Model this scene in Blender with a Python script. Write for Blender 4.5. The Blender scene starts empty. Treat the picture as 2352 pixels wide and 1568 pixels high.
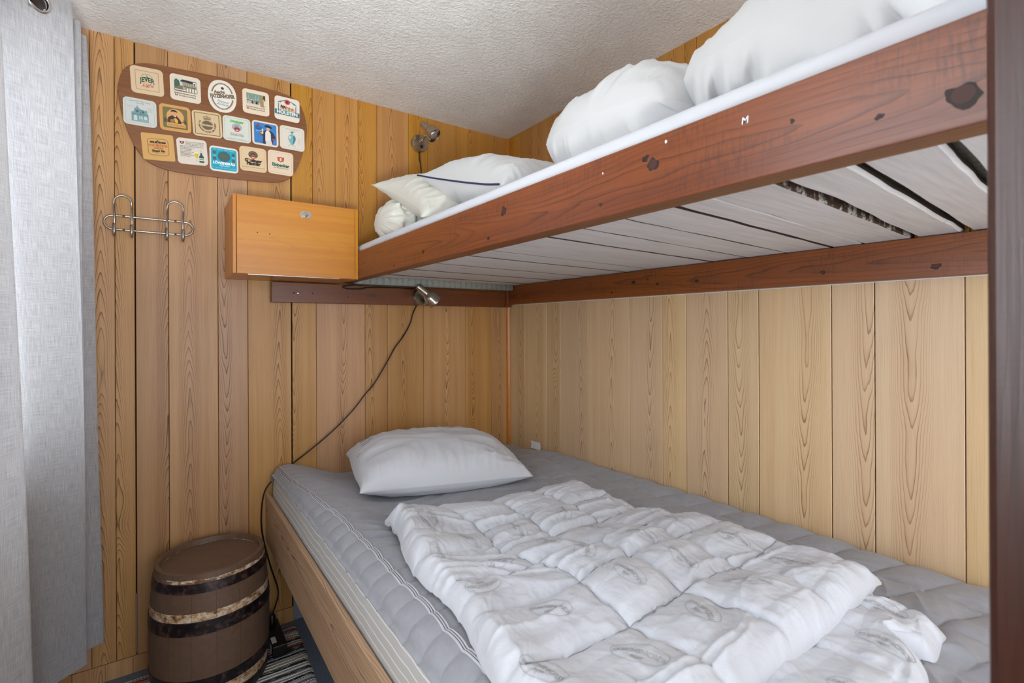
import bpy, math, random
import numpy as np
from mathutils import Matrix, Vector

S = bpy.context.scene
C = S.collection
rnd = random.Random(7)

# ------------------------------------------------------------------ camera
CAM = np.array([-1.5108, -2.1637, 1.2012])
YAW, ROLL, F, PY = math.radians(35.3198), math.radians(-0.244), 1131.16, 748.3
cd = bpy.data.cameras.new('camera')
co = bpy.data.objects.new('camera', cd)
C.objects.link(co)
fw = Vector((math.sin(YAW), math.cos(YAW), 0))
r_ = Vector((math.cos(YAW), -math.sin(YAW), 0))
u_ = Vector((0, 0, 1))
R_ = math.cos(ROLL) * r_ + math.sin(ROLL) * u_
U_ = -math.sin(ROLL) * r_ + math.cos(ROLL) * u_
M = Matrix.Identity(4)
for i in range(3):
    M[i][0], M[i][1], M[i][2], M[i][3] = R_[i], U_[i], -fw[i], CAM[i]
co.matrix_world = M
cd.sensor_width = 36
cd.lens = 36 * F / 2352
cd.shift_y = -(784 - PY) / 2352
cd.clip_start = 0.02
cd.dof.use_dof = True
cd.dof.focus_distance = 1.6
cd.dof.aperture_fstop = 5.6
S.camera = co

# ------------------------------------------------------------------ view, world, lights
S.view_settings.view_transform = 'Standard'
S.view_settings.look = 'None'
S.view_settings.gamma = 1
S.view_settings.use_curve_mapping = False
S.view_settings.exposure = 0.93
W = bpy.data.worlds.new('world')
S.world = W
W.use_nodes = True
bg = W.node_tree.nodes['Background']
bg.inputs[0].default_value = (0.75, 0.86, 1.0, 1)
bg.inputs[1].default_value = 0.9


def area(name, loc, rot, sx, sy, power, color):
    l = bpy.data.lights.new(name, 'AREA')
    l.shape = 'RECTANGLE'
    l.size, l.size_y, l.energy, l.color = sx, sy, power, color
    o = bpy.data.objects.new(name, l)
    C.objects.link(o)
    o.location = loc
    o.rotation_euler = rot
    return o


# daylight just outside the window in the left wall (faces +x)
area('window_daylight', (-2.12, -.49, 1.45), (0, math.radians(-90), 0), 1.25, .75, 6, (0.90, 0.96, 1.0))
area('window_daylight', (-2.12, -1.72, 1.45), (0, math.radians(-90), 0), 1.25, .9, 8.5, (0.90, 0.96, 1.0))
# added soft fill from behind the photographer, stands for no particular source
area('rear_fill', (-1.0, -3.2, 1.15), (math.radians(90), 0, 0), 1.5, 1.5, 12, (0.95, 0.975, 1.0))
# added spot behind the photographer, bounces fill light off the ceiling
sl = bpy.data.lights.new('ceiling_bounce_fill', 'SPOT')
sl.energy, sl.spot_size, sl.spot_blend, sl.shadow_soft_size, sl.color = 74, math.radians(56), 0.9, .12, (0.94, 0.975, 1.0)
so_ = bpy.data.objects.new('ceiling_bounce_fill', sl)
C.objects.link(so_)
so_.location = (-1.6, -2.5, .95)
so_.rotation_euler = (Vector((-1.30, -.70, 2.2)) - so_.location).to_track_quat('-Z', 'Y').to_euler()


# ------------------------------------------------------------------ helpers: tagging
def tag(o, label=None, cat=None, group=None, kind=None):
    if label: o['label'] = label
    if cat: o['category'] = cat
    if group: o['group'] = group
    if kind: o['kind'] = kind
    return o


def empty(name, loc=(0, 0, 0), label=None, cat=None, group=None, rz=0):
    o = bpy.data.objects.new(name, None)
    C.objects.link(o)
    o.location = loc
    o.rotation_euler = (0, 0, rz)
    o.empty_display_size = 0.05
    return tag(o, label, cat, group)


# ------------------------------------------------------------------ helpers: noise
def _h(ix, iy, seed):
    v = np.sin(ix * 127.1 + iy * 311.7 + seed * 74.7) * 43758.5453
    return v - np.floor(v)


def vn(x, y, seed=0):
    x = np.asarray(x, float); y = np.asarray(y, float)
    ix, iy = np.floor(x), np.floor(y)
    fx, fy = x - ix, y - iy
    fx = fx * fx * fx * (fx * (fx * 6 - 15) + 10)
    fy = fy * fy * fy * (fy * (fy * 6 - 15) + 10)
    a, b = _h(ix, iy, seed), _h(ix + 1, iy, seed)
    c, d = _h(ix, iy + 1, seed), _h(ix + 1, iy + 1, seed)
    return (a * (1 - fx) + b * fx) * (1 - fy) + (c * (1 - fx) + d * fx) * fy


def fbm(x, y, seed=0, octs=4):
    s, a, t = 0, 1, 0
    for k in range(octs):
        s = s + a * vn(x * 2 ** k, y * 2 ** k, seed + k * 3.3); t += a; a *= .5
    return s / t


def ridge(x, y, seed=0, p=2.0):
    wx = x + 1.2 * vn(x * .6, y * .6, seed + 9)
    wy = y + 1.2 * vn(x * .6 + 5, y * .6, seed + 19)
    return (1 - np.abs(2 * vn(wx, wy, seed) - 1)) ** p


def sstep(a, b, x):
    t = np.clip((np.asarray(x, float) - a) / (b - a), 0, 1)
    return t * t * (3 - 2 * t)


# ------------------------------------------------------------------ helpers: mesh
class MB:
    def __init__(s):
        s.v, s.f, s.uv, s.pid, s.mi = [], [], [], [], []

    def face(s, idx, uv=None, pid=0., mi=0):
        s.f.append(tuple(idx)); s.uv.extend(uv if uv else [(0, 0)] * len(idx)); s.pid.append(pid); s.mi.append(mi)

    def box(s, x0, x1, y0, y1, z0, z1, along='z', pid=None, mi=0, mat=None):
        """axis-aligned box; UV = (across, along) in metres"""
        if pid is None: pid = rnd.random()
        n = len(s.v)
        P = [(x0, y0, z0), (x1, y0, z0), (x1, y1, z0), (x0, y1, z0), (x0, y0, z1), (x1, y0, z1), (x1, y1, z1), (x0, y1, z1)]
        cx, cy, cz = (x0 + x1) / 2, (y0 + y1) / 2, (z0 + z1) / 2
        Q = [Vector(p) for p in P]
        if mat is not None: Q = [mat @ q for q in Q]
        s.v += [tuple(q) for q in Q]
        for fc in ((0, 3, 2, 1), (4, 5, 6, 7), (0, 1, 5, 4), (2, 3, 7, 6), (1, 2, 6, 5), (3, 0, 4, 7)):
            uv = []
            for i in fc:
                p = P[i]; d = (p[0] - cx, p[1] - cy, p[2] - cz)
                if along == 'z': uv.append((d[0] + d[1], p[2]))
                elif along == 'y': uv.append((d[2] + d[0], p[1]))
                else: uv.append((d[2] + d[1], p[0]))
            s.face([n + i for i in fc], uv, pid, mi)

    def tube(s, pts, r, seg=8, mi=0, cap=True):
        pts = [Vector(p) for p in pts]
        rs = r if isinstance(r, (list, tuple)) else [r] * len(pts)
        n0 = len(s.v)
        t0 = (pts[1] - pts[0]).normalized()
        nrm = t0.orthogonal().normalized()
        L = 0
        for i, p in enumerate(pts):
            t = (pts[min(i + 1, len(pts) - 1)] - pts[max(i - 1, 0)]).normalized()
            nrm = (nrm - t * nrm.dot(t)).normalized()
            b = t.cross(nrm)
            for k in range(seg):
                a = 2 * math.pi * k / seg
                s.v.append(tuple(p + (nrm * math.cos(a) + b * math.sin(a)) * rs[i]))
        for i in range(len(pts) - 1):
            for k in range(seg):
                a, b2 = n0 + i * seg + k, n0 + i * seg + (k + 1) % seg
                s.face((a, b2, b2 + seg, a + seg), [(k / seg, i), ((k + 1) / seg, i), ((k + 1) / seg, i + 1), (k / seg, i + 1)], 0, mi)
        if cap:
            s.face([n0 + k for k in range(seg)][::-1], None, 0, mi)
            m = n0 + (len(pts) - 1) * seg
            s.face([m + k for k in range(seg)], None, 0, mi)

    def lathe(s, prof, mat=None, seg=32, mi=0, closed=False):
        """prof: list of (r, h) revolved round local z"""
        n0 = len(s.v)
        mat = mat or Matrix.Identity(4)
        for (r, h) in prof:
            for k in range(seg):
                a = 2 * math.pi * k / seg
                s.v.append(tuple(mat @ Vector((r * math.cos(a), r * math.sin(a), h))))
        for i in range(len(prof) - 1):
            for k in range(seg):
                a, b = n0 + i * seg + k, n0 + i * seg + (k + 1) % seg
                s.face((a, b, b + seg, a + seg), [(k / seg, prof[i][1]), ((k + 1) / seg, prof[i][1]), ((k + 1) / seg, prof[i + 1][1]), (k / seg, prof[i + 1][1])], 0, mi)
        if prof[0][0] > 1e-6 and not closed: s.face([n0 + k for k in range(seg)][::-1], None, 0, mi)
        if prof[-1][0] > 1e-6 and not closed:
            m = n0 + (len(prof) - 1) * seg
            s.face([m + k for k in range(seg)], None, 0, mi)

    def grid(s, P, uv=None, mi=0, flip=False, pid=0.):
        """P: array [n, m, 3]"""
        n, m = P.shape[:2]
        n0 = len(s.v)
        s.v += [tuple(q) for q in P.reshape(-1, 3)]
        for i in range(n - 1):
            for j in range(m - 1):
                a = n0 + i * m + j
                fc = (a, a + 1, a + m + 1, a + m)
                ij = ((i, j), (i, j + 1), (i + 1, j + 1), (i + 1, j))
                if flip: fc = fc[::-1]; ij = ij[::-1]
                s.face(fc, [tuple(uv[a_, b_]) for a_, b_ in ij] if uv is not None else None, pid, mi)

    def poly(s, pts, mi=0, mat=None):
        n = len(s.v)
        s.v += [tuple(mat @ Vector(p)) if mat is not None else tuple(p) for p in pts]
        s.face(range(n, n + len(pts)), None, 0, mi)

    def prism(s, outline, d0, d1, mat, mi=0, uvs=True):
        """outline 2D (a,b), extruded d0..d1 along local z"""
        n = len(s.v); k = len(outline)
        for d in (d0, d1):
            s.v += [tuple(mat @ Vector((a, b, d))) for a, b in outline]
        s.face([n + i for i in range(k)][::-1], [(outline[i][1], outline[i][0]) for i in range(k)][::-1], .3, mi)
        s.face([n + k + i for i in range(k)], [(outline[i][1], outline[i][0]) for i in range(k)], .3, mi)
        for i in range(k):
            j = (i + 1) % k
            s.face((n + i, n + j, n + k + j, n + k + i), None, .3, mi)

    def build(s, name, mats, parent=None, smooth=False, bevel=0, label=None, cat=None, group=None, kind=None, autos=None):
        me = bpy.data.meshes.new(name)
        me.from_pydata(s.v, [], s.f)
        uvl = me.uv_layers.new(name='UVMap')
        uvl.data.foreach_set('uv', np.array(s.uv, dtype=np.float32).ravel())
        at = me.attributes.new('pid', 'FLOAT', 'FACE')
        at.data.foreach_set('value', np.array(s.pid, dtype=np.float32))
        if not isinstance(mats, (list, tuple)): mats = [mats]
        for m in mats: me.materials.append(m)
        me.polygons.foreach_set('material_index', np.array(s.mi, dtype=np.int32))
        if smooth or autos:
            me.polygons.foreach_set('use_smooth', np.ones(len(s.f), dtype=bool))
        me.validate(); me.update()
        if autos:
            me.set_sharp_from_angle(angle=math.radians(autos))
        o = bpy.data.objects.new(name, me)
        C.objects.link(o)
        if parent is not None:
            o.parent = parent
            o.matrix_parent_inverse = Matrix.Translation(parent.location).inverted() if parent.rotation_euler.z == 0 else Matrix.Identity(4)
        if bevel:
            b = o.modifiers.new('bevel', 'BEVEL'); b.width = bevel; b.segments = 2; b.limit_method = 'ANGLE'; b.angle_limit = math.radians(40)
        return tag(o, label, cat, group, kind)


# ------------------------------------------------------------------ helpers: materials
def lin(c):
    return tuple(((v / 255) / 12.92 if v / 255 <= .04045 else ((v / 255 + .055) / 1.055) ** 2.4) for v in c) + (1,)


class NT:
    def __init__(s, name):
        s.m = bpy.data.materials.new(name); s.m.use_nodes = True
        s.t = s.m.node_tree; s.n = s.t.nodes; s.n.clear()
        s.out = s.n.new('ShaderNodeOutputMaterial')
        s.b = s.n.new('ShaderNodeBsdfPrincipled')
        s.t.links.new(s.b.outputs[0], s.out.inputs[0])

    def L(s, a, b): s.t.links.new(a, b)

    def set(s, k, v):
        i = s.b.inputs[k]
        if hasattr(v, 'is_output'): s.L(v, i)
        else: i.default_value = v
        return s

    def inp(s, i, v):
        if hasattr(v, 'is_output'): s.L(v, i)
        elif v is not None: i.default_value = v

    def math(s, op, a, b=None, c=None, clamp=False):
        n = s.n.new('ShaderNodeMath'); n.operation = op; n.use_clamp = clamp
        s.inp(n.inputs[0], a); s.inp(n.inputs[1], b)
        if c is not None: s.inp(n.inputs[2], c)
        return n.outputs[0]

    def comb(s, x, y, z):
        n = s.n.new('ShaderNodeCombineXYZ')
        for i, v in enumerate((x, y, z)): s.inp(n.inputs[i], v)
        return n.outputs[0]

    def noise(s, vec, scale, detail=3, rough=.5, dist=0.):
        n = s.n.new('ShaderNodeTexNoise'); s.L(vec, n.inputs['Vector'])
        n.inputs['Scale'].default_value = scale; n.inputs['Detail'].default_value = detail
        n.inputs['Roughness'].default_value = rough; n.inputs['Distortion'].default_value = dist
        return n.outputs['Fac']

    def ramp(s, fac, stops, interp='LINEAR'):
        n = s.n.new('ShaderNodeValToRGB'); n.color_ramp.interpolation = interp
        e = n.color_ramp.elements
        while len(e) < len(stops): e.new(.5)
        for i, (p, c) in enumerate(stops):
            e[i].position = p; e[i].color = c if len(c) == 4 else tuple(c) + (1,)
        s.L(fac, n.inputs[0])
        return n.outputs[0]

    def mix(s, fac, a, b, mode='MIX'):
        n = s.n.new('ShaderNodeMix'); n.data_type = 'RGBA'; n.blend_type = mode
        s.inp(n.inputs[0], fac); s.inp(n.inputs[6], a); s.inp(n.inputs[7], b)
        return n.outputs[2]

    def mr(s, v, a, b, c, d):
        n = s.n.new('ShaderNodeMapRange'); s.inp(n.inputs[0], v)
        for i, q in enumerate((a, b, c, d)): n.inputs[i + 1].default_value = q
        return n.outputs[0]

    def bump(s, h, strength=.5, dist=.001, nrm=None):
        n = s.n.new('ShaderNodeBump'); n.inputs['Strength'].default_value = strength; n.inputs['Distance'].default_value = dist
        s.L(h, n.inputs['Height'])
        if nrm is not None: s.L(nrm, n.inputs['Normal'])
        s.L(n.outputs[0], s.b.inputs['Normal'])
        return n.outputs[0]

    def obj(s):
        return s.n.new('ShaderNodeTexCoord').outputs['Object']

    def geo(s):
        return s.n.new('ShaderNodeNewGeometry').outputs['Position']

    def uvs(s):
        n = s.n.new('ShaderNodeUVMap'); n.uv_map = 'UVMap'
        q = s.n.new('ShaderNodeSeparateXYZ'); s.L(n.outputs[0], q.inputs[0])
        return n.outputs[0], q.outputs[0], q.outputs[1]

    def pid(s):
        n = s.n.new('ShaderNodeAttribute'); n.attribute_name = 'pid'
        return n.outputs['Fac']


def plain(name, rgb, rough=.5, metal=0, coat=0, spec=None):
    n = NT(name)
    n.set('Base Color', lin(rgb)).set('Roughness', rough).set('Metallic', metal)
    if coat: n.set('Coat Weight', coat)
    return n.m


def wood(name, light, mid, dark, k=2400., s_=11., warp=3.0, rough=.42, coat=.15, knots=True, var=.12, ring_c=.8, hue=None,
         knot_thr=.5, saw=0., ucr=.09, fadew=.035, vw=7., streak=.35, kscale=4.0, kn_rgb=(70, 38, 20)):
    n = NT(name)
    uv, u, v = n.uvs()
    p = n.pid()
    p50 = n.math('MULTIPLY', p, 37.7)
    # every second board has its cathedrals pointing the other way
    sg = n.math('SUBTRACT', n.math('MULTIPLY', n.math('GREATER_THAN', n.math('FRACT', n.math('MULTIPLY', p, 7.3)), .45), 2.), 1.)
    uc = n.math('MULTIPLY', n.math('SUBTRACT', n.math('FRACT', n.math('MULTIPLY', p, 3.7)), .5), ucr)
    wn = n.noise(n.comb(n.math('MULTIPLY', u, 9.), n.math('MULTIPLY', v, 1.6), p50), 1., 2, .5)
    wn2 = n.noise(n.comb(n.math('MULTIPLY', u, 60.), n.math('MULTIPLY', v, 9.), p50), 1., 2, .5)
    drift = n.math('MULTIPLY', n.math('SUBTRACT', n.noise(n.comb(p50, n.math('MULTIPLY', v, 1.3), 3.), 1., 1), .5), .06)
    du = n.math('SUBTRACT', n.math('SUBTRACT', u, uc), drift)
    du2 = n.math('MULTIPLY', n.math('MULTIPLY', du, du), k)
    # soften growth far from the pith line
    du2 = n.math('MULTIPLY', n.math('POWER', n.math('ADD', du2, .0001), .8), 1.4)
    f = n.math('ADD', n.math('MULTIPLY', du2, 1.), n.math('MULTIPLY', n.math('MULTIPLY', v, s_), sg))
    f = n.math('ADD', f, n.math('MULTIPLY', wn, warp))
    f = n.math('ADD', f, n.math('MULTIPLY', wn2, .9))
    f = n.math('ADD', f, n.math('MULTIPLY', n.noise(n.comb(p50, n.math('MULTIPLY', v, 2.3), 8.), 1., 2), vw))
    col_extra = None
    if knots:
        vo = n.n.new('ShaderNodeTexVoronoi'); vo.voronoi_dimensions = '3D'; vo.feature = 'F1'
        n.L(n.comb(n.math('MULTIPLY', u, kscale * 1.6), n.math('MULTIPLY', v, kscale * .62), p50), vo.inputs['Vector'])
        vo.inputs['Scale'].default_value = 1.
        d = vo.outputs['Distance']
        q = n.n.new('ShaderNodeSeparateColor'); n.L(vo.outputs['Color'], q.inputs[0])
        on = n.math('GREATER_THAN', q.outputs[0], knot_thr)
        kn = n.math('MULTIPLY', n.mr(d, .0, .32, 1., 0.), on)
        kn = n.math('MULTIPLY', kn, kn)
        f = n.math('ADD', f, n.math('MULTIPLY', kn, 9.))
        core = n.math('MULTIPLY', n.mr(d, .035, .075, 1., 0.), on, clamp=True)
        col_extra = core
    fr = n.math('FRACT', f)
    line = n.ramp(fr, [(0., (0, 0, 0)), (.5, (.04, .04, .04)), (.78, (.28, .28, .28)), (.92, (1, 1, 1)), (.975, (.9, .9, .9)), (1., (0, 0, 0))])
    # lines lose contrast where they are dense
    fade = n.math('MULTIPLY', n.mr(n.math('ABSOLUTE', du), .010, fadew, ring_c, ring_c * .22), n.mr(n.noise(n.comb(n.math('MULTIPLY', u, 30.), n.math('MULTIPLY', v, 3.), p50), 1., 2), .3, .65, .45, 1.))
    line = n.math('MULTIPLY', line, fade)
    bandn = n.noise(n.comb(n.math('MULTIPLY', u, 26.), n.math('MULTIPLY', v, .35), p50), 1., 3, .6)
    fine = n.noise(n.comb(n.math('MULTIPLY', u, 520.), n.math('MULTIPLY', v, 5.), p50), 1., 3, .6)
    base = n.mix(n.mr(bandn, .3, .7, 0., 1.), lin(light), lin(mid))
    base = n.mix(n.math('MULTIPLY', n.mr(fine, .45, .75, 0., 1.), streak), base, lin(dark))
    c = n.mix(line, base, lin(dark))
    if col_extra is not None: c = n.mix(n.math('MULTIPLY', col_extra, .85), c, lin(kn_rgb))
    if saw:
        sw = n.noise(n.comb(n.math('MULTIPLY', u, 40.), n.math('MULTIPLY', v, 330.), p50), 1., 2, .5)
        sw2 = n.noise(n.comb(n.math('MULTIPLY', u, 20.), n.math('MULTIPLY', v, 7.), p50), 1., 2, .5)
        sm = n.math('MULTIPLY', n.mr(sw, .48, .66, 0., 1.), n.mr(sw2, .42, .62, 0., 1.), clamp=True)
        c = n.mix(n.math('MULTIPLY', sm, saw), c, lin(kn_rgb))
    # per-board tint
    pv = n.math('FRACT', n.math('MULTIPLY', p, 91.7))
    pv2 = n.math('FRACT', n.math('MULTIPLY', p, 53.1))
    hs = n.n.new('ShaderNodeHueSaturation')
    n.L(c, hs.inputs['Color']); n.L(n.mr(pv, 0, 1, 1 - var, 1 + var), hs.inputs['Value'])
    n.L(n.mr(pv2, 0, 1, 1 - var * .8, 1 + var * .8), hs.inputs['Saturation'])
    n.L(n.mr(pv2, 0, 1, .497, .505), hs.inputs['Hue'])
    n.set('Base Color', hs.outputs[0])
    n.set('Roughness', n.mr(fine, .3, .7, rough - .06, rough + .08))
    n.set('Coat Weight', coat); n.set('Coat Roughness', .3)
    n.bump(n.math('SUBTRACT', n.math('MULTIPLY', fine, .4), line), .35, .0006)
    return n.m


def cloth(name, rgb, rough=.85, weave=900., wr=.3, trans=0., wr_scale=14., rgb2=None, sheen=.2, fine=True, wdist=.004):
    n = NT(name)
    P = n.obj()
    w1 = n.noise(P, wr_scale, 4, .55, .6)
    w2 = n.noise(P, wr_scale * 3.1, 3, .5, .8)
    rd = n.math('ABSOLUTE', n.math('SUBTRACT', w1, .5))
    h = n.math('ADD', n.math('MULTIPLY', rd, 2.), n.math('MULTIPLY', w2, .25))
    if rgb2: n.set('Base Color', n.mix(n.mr(w2, .3, .7, 0, 1), lin(rgb), lin(rgb2)))
    else: n.set('Base Color', lin(rgb))
    n.set('Roughness', rough); n.set('Sheen Weight', sheen)
    nb = n.bump(h, wr, wdist)
    if fine:
        fz = n.noise(P, weave, 1, .5)
        n.bump(fz, .18, .0005, nb)
    if trans:
        tr = n.n.new('ShaderNodeBsdfTranslucent'); tr.inputs[0].default_value = lin(rgb)
        ms = n.n.new('ShaderNodeMixShader'); ms.inputs[0].default_value = trans
        n.L(n.b.outputs[0], ms.inputs[1]); n.L(tr.outputs[0], ms.inputs[2]); n.L(ms.outputs[0], n.out.inputs[0])
    return n.m


MAT = {}
MAT['pine'] = wood('pine_panel', (200, 154, 103), (178, 129, 80), (104, 62, 32), k=4600., s_=13., var=.11, knot_thr=.60, ring_c=1.1, streak=.25)
MAT['pine_orange'] = wood('pine_panel_orange', (196, 142, 66), (182, 124, 50), (120, 68, 20), k=4600., s_=13., var=.09, knot_thr=.68, ring_c=1.1, streak=.25)  # more orange tone for the boards above bunk height
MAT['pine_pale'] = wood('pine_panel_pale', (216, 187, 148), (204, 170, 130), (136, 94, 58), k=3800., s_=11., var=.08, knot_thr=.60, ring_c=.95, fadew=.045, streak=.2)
MAT['raw_pine'] = wood('raw_pine_board', (204, 172, 138), (186, 150, 116), (104, 70, 46), k=1600., s_=3., vw=3.5, warp=4.5, fadew=.5, rough=.6, coat=0, knots=False, var=.02, ring_c=1.0, streak=.4)
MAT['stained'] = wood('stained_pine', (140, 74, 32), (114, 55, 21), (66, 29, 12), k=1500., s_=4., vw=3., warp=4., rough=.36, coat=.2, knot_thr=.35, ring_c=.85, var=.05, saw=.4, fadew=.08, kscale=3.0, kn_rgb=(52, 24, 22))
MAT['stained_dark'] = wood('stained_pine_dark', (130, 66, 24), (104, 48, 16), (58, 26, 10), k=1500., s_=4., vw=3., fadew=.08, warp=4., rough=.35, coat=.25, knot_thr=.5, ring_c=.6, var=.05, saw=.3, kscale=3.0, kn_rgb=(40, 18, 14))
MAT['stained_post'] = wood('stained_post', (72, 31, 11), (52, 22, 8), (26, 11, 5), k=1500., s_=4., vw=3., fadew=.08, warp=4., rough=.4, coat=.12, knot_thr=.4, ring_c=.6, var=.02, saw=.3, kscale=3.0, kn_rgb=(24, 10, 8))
MAT['cabinet'] = wood('varnished_birch', (202, 134, 38), (186, 112, 24), (150, 80, 12), k=300., s_=3., warp=6., rough=.34, coat=.25, knots=False, ring_c=.25, var=.03, streak=.3)
MAT['board'] = wood('teak_plywood', (142, 90, 52), (122, 72, 40), (84, 46, 26), k=900., s_=2., warp=6., rough=.42, coat=.15, knots=False, ring_c=.4, var=.03, streak=.6)
MAT['trim_pine'] = wood('corner_moulding_pine', (204, 132, 52), (188, 112, 40), (140, 72, 26), k=3000., rough=.3, coat=.4, knot_thr=.5, var=.05)
MAT['white_frame'] = plain('white_window_paint', (225, 225, 222), .4)
MAT['gap'] = plain('dark_gap', (38, 24, 14), .9)
MAT['steel'] = plain('brushed_steel', (176, 172, 166), .3, 1)
MAT['nickel'] = plain('satin_nickel', (188, 180, 168), .27, 1)
MAT['chrome'] = plain('chrome', (215, 215, 215), .08, 1)
MAT['black'] = plain('black_rubber', (14, 12, 12), .4)
MAT['screw'] = plain('dark_screw', (84, 70, 58), .4, .8)


def white_paint():
    n = NT('whitewashed_slat')
    uv, u, v = n.uvs(); p = n.pid(); p50 = n.math('MULTIPLY', p, 41.)
    a = n.noise(n.comb(n.math('MULTIPLY', u, 90.), n.math('MULTIPLY', v, 5.), p50), 1., 4, .6)
    b = n.noise(n.comb(n.math('MULTIPLY', u, 25.), n.math('MULTIPLY', v, 9.), p50), 1., 4, .6)
    c = n.mix(n.mr(a, .35, .8, 0, 1), lin((226, 225, 226)), lin((200, 199, 200)))
    c = n.mix(n.mr(b, .70, .74, 0, .6), c, lin((122, 104, 88)))
    n.set('Base Color', c).set('Roughness', .6)
    n.bump(a, .3, .001)
    return n.m


MAT['slat'] = white_paint()


def slat_edge():
    n = NT('waney_slat_edge'); P = n.geo()
    a = n.noise(P, 38., 4, .7)
    n.set('Base Color', n.mix(n.mr(a, .52, .60, 0, 1), lin((62, 42, 28)), lin((176, 172, 166)))).set('Roughness', .8)
    n.bump(a, .6, .004)
    return n.m


MAT['slat_edge'] = slat_edge()
MAT['slat_gap_shade'] = plain('shaded_slat_side', (56, 44, 36), .8)  # side faces coloured dark to stand in for shade between slats


def plaster():
    n = NT('rough_plaster'); P = n.geo()
    a = n.noise(P, 75., 5, .62, .5)
    vo = n.n.new('ShaderNodeTexVoronoi'); n.L(P, vo.inputs['Vector']); vo.inputs['Scale'].default_value = 60.
    b = n.noise(P, 9., 3, .5)
    h = n.math('ADD', n.mr(a, .42, .72, 0, 1), n.math('MULTIPLY', vo.outputs['Distance'], .35))
    n.set('Base Color', n.mix(n.mr(b, .3, .7, 0, 1), lin((232, 230, 226)), lin((240, 239, 236)))).set('Roughness', .8)
    n.bump(h, .55, .006)
    return n.m


MAT['plaster'] = plaster()


def lino():
    n = NT('blue_speckled_floor'); P = n.geo()
    a = n.noise(P, 420., 3, .7)
    n.set('Base Color', n.ramp(a, [(.38, lin((50, 60, 76))), (.5, lin((96, 110, 130))), (.62, lin((150, 160, 172)))])).set('Roughness', .55)
    n.bump(a, .3, .001)
    return n.m


MAT['floor'] = lino()
MAT['grey_wall'] = plain('grey_painted_wall', (128, 134, 146), .8)

MAT['curtain'] = None


def linen():
    n = NT('grey_linen')
    uv, u, v = n.uvs()
    th = n.noise(n.comb(n.math('MULTIPLY', u, 700.), n.math('MULTIPLY', v, 22.), 0.), 1., 3, .6)
    tv = n.noise(n.comb(n.math('MULTIPLY', u, 22.), n.math('MULTIPLY', v, 700.), 2.), 1., 3, .6)
    m = n.math('ADD', n.math('MULTIPLY', th, .55), n.math('MULTIPLY', tv, .45))
    c = n.ramp(m, [(.36, lin((168, 167, 170))), (.5, lin((196, 195, 197))), (.64, lin((216, 216, 217)))])
    n.set('Base Color', c).set('Roughness', .9)
    n.bump(m, .25, .0008)
    tr = n.n.new('ShaderNodeBsdfTranslucent'); n.L(c, tr.inputs[0])
    ms = n.n.new('ShaderNodeMixShader'); ms.inputs[0].default_value = .42
    n.L(n.b.outputs[0], ms.inputs[1]); n.L(tr.outputs[0], ms.inputs[2]); n.L(ms.outputs[0], n.out.inputs[0])
    return n.m


MAT['curtain'] = linen()
MAT['white_cotton'] = cloth('white_cotton', (198, 199, 199), wr=.2, wr_scale=9.)
MAT['cream_cotton'] = cloth('cream_cotton', (212, 211, 200), wr=.3, wr_scale=10.)
MAT['sheet'] = cloth('white_jersey_sheet', (200, 203, 209), wr=.06, wr_scale=6.)
MAT['pillow'] = cloth('pale_grey_cotton', (203, 206, 212), wr=.4, wr_scale=10.)
MAT['duvet'] = cloth('duvet_cotton', (200, 204, 212), wr=.55, wr_scale=13., wdist=.005)
MAT['print_grey'] = plain('grey_print', (178, 179, 182), .8)
MAT['print_dark'] = plain('dark_print', (96, 98, 104), .8)
MAT['seam'] = plain('shaded_seam_thread', (160, 162, 168), .9)
MAT['navy'] = plain('navy_piping', (34, 44, 84), .7)
MAT['topper'] = cloth('grey_jersey', (146, 148, 155), wr=.3, wr_scale=12., rgb2=(155, 157, 164))
MAT['zip'] = plain('grey_zip_tape', (188, 190, 196), .7)
MAT['zip_dark'] = plain('zip_teeth', (92, 94, 100), .5)
MAT['label'] = plain('white_label', (226, 230, 240), .6)


def striped():
    n = NT('striped_mattress_ticking')
    uv, u, v = n.uvs()     # u along the bed, v height down the side
    wob = n.math('MULTIPLY', n.math('SUBTRACT', n.noise(n.comb(n.math('MULTIPLY', u, 16.), n.math('MULTIPLY', v, 6.), 0.), 1., 2), .5), .009)
    q = n.math('FRACT', n.math('DIVIDE', n.math('ADD', n.math('ADD', v, wob), .002), .0205))
    line = n.math('LESS_THAN', q, .12)
    cb = n.noise(n.comb(n.math('MULTIPLY', u, 20.), n.math('MULTIPLY', v, 20.), 1.), 1., 3)
    n.set('Base Color', n.mix(line, n.mix(cb, lin((186, 186, 183)), lin((198, 198, 195))), lin((238, 238, 237)))).set('Roughness', .85)
    n.bump(cb, .4, .004)
    return n.m


MAT['ticking'] = striped()


def under_ticking():
    n = NT('grey_damask_ticking'); P = n.geo()
    q = n.n.new('ShaderNodeSeparateXYZ'); n.L(P, q.inputs[0])
    s = n.math('LESS_THAN', n.math('FRACT', n.math('MULTIPLY', q.outputs[0], 34.)), .4)
    a = n.noise(P, 160., 3, .6)
    c = n.mix(n.math('MULTIPLY', s, .5), lin((160, 164, 156)), lin((128, 132, 126)))
    n.set('Base Color', n.mix(n.mr(a, .55, .6, 0, .5), c, lin((190, 192, 184)))).set('Roughness', .9)
    return n.m


MAT['under_ticking'] = under_ticking()

# ================================================================== SETTING
H = 2.2


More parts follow.
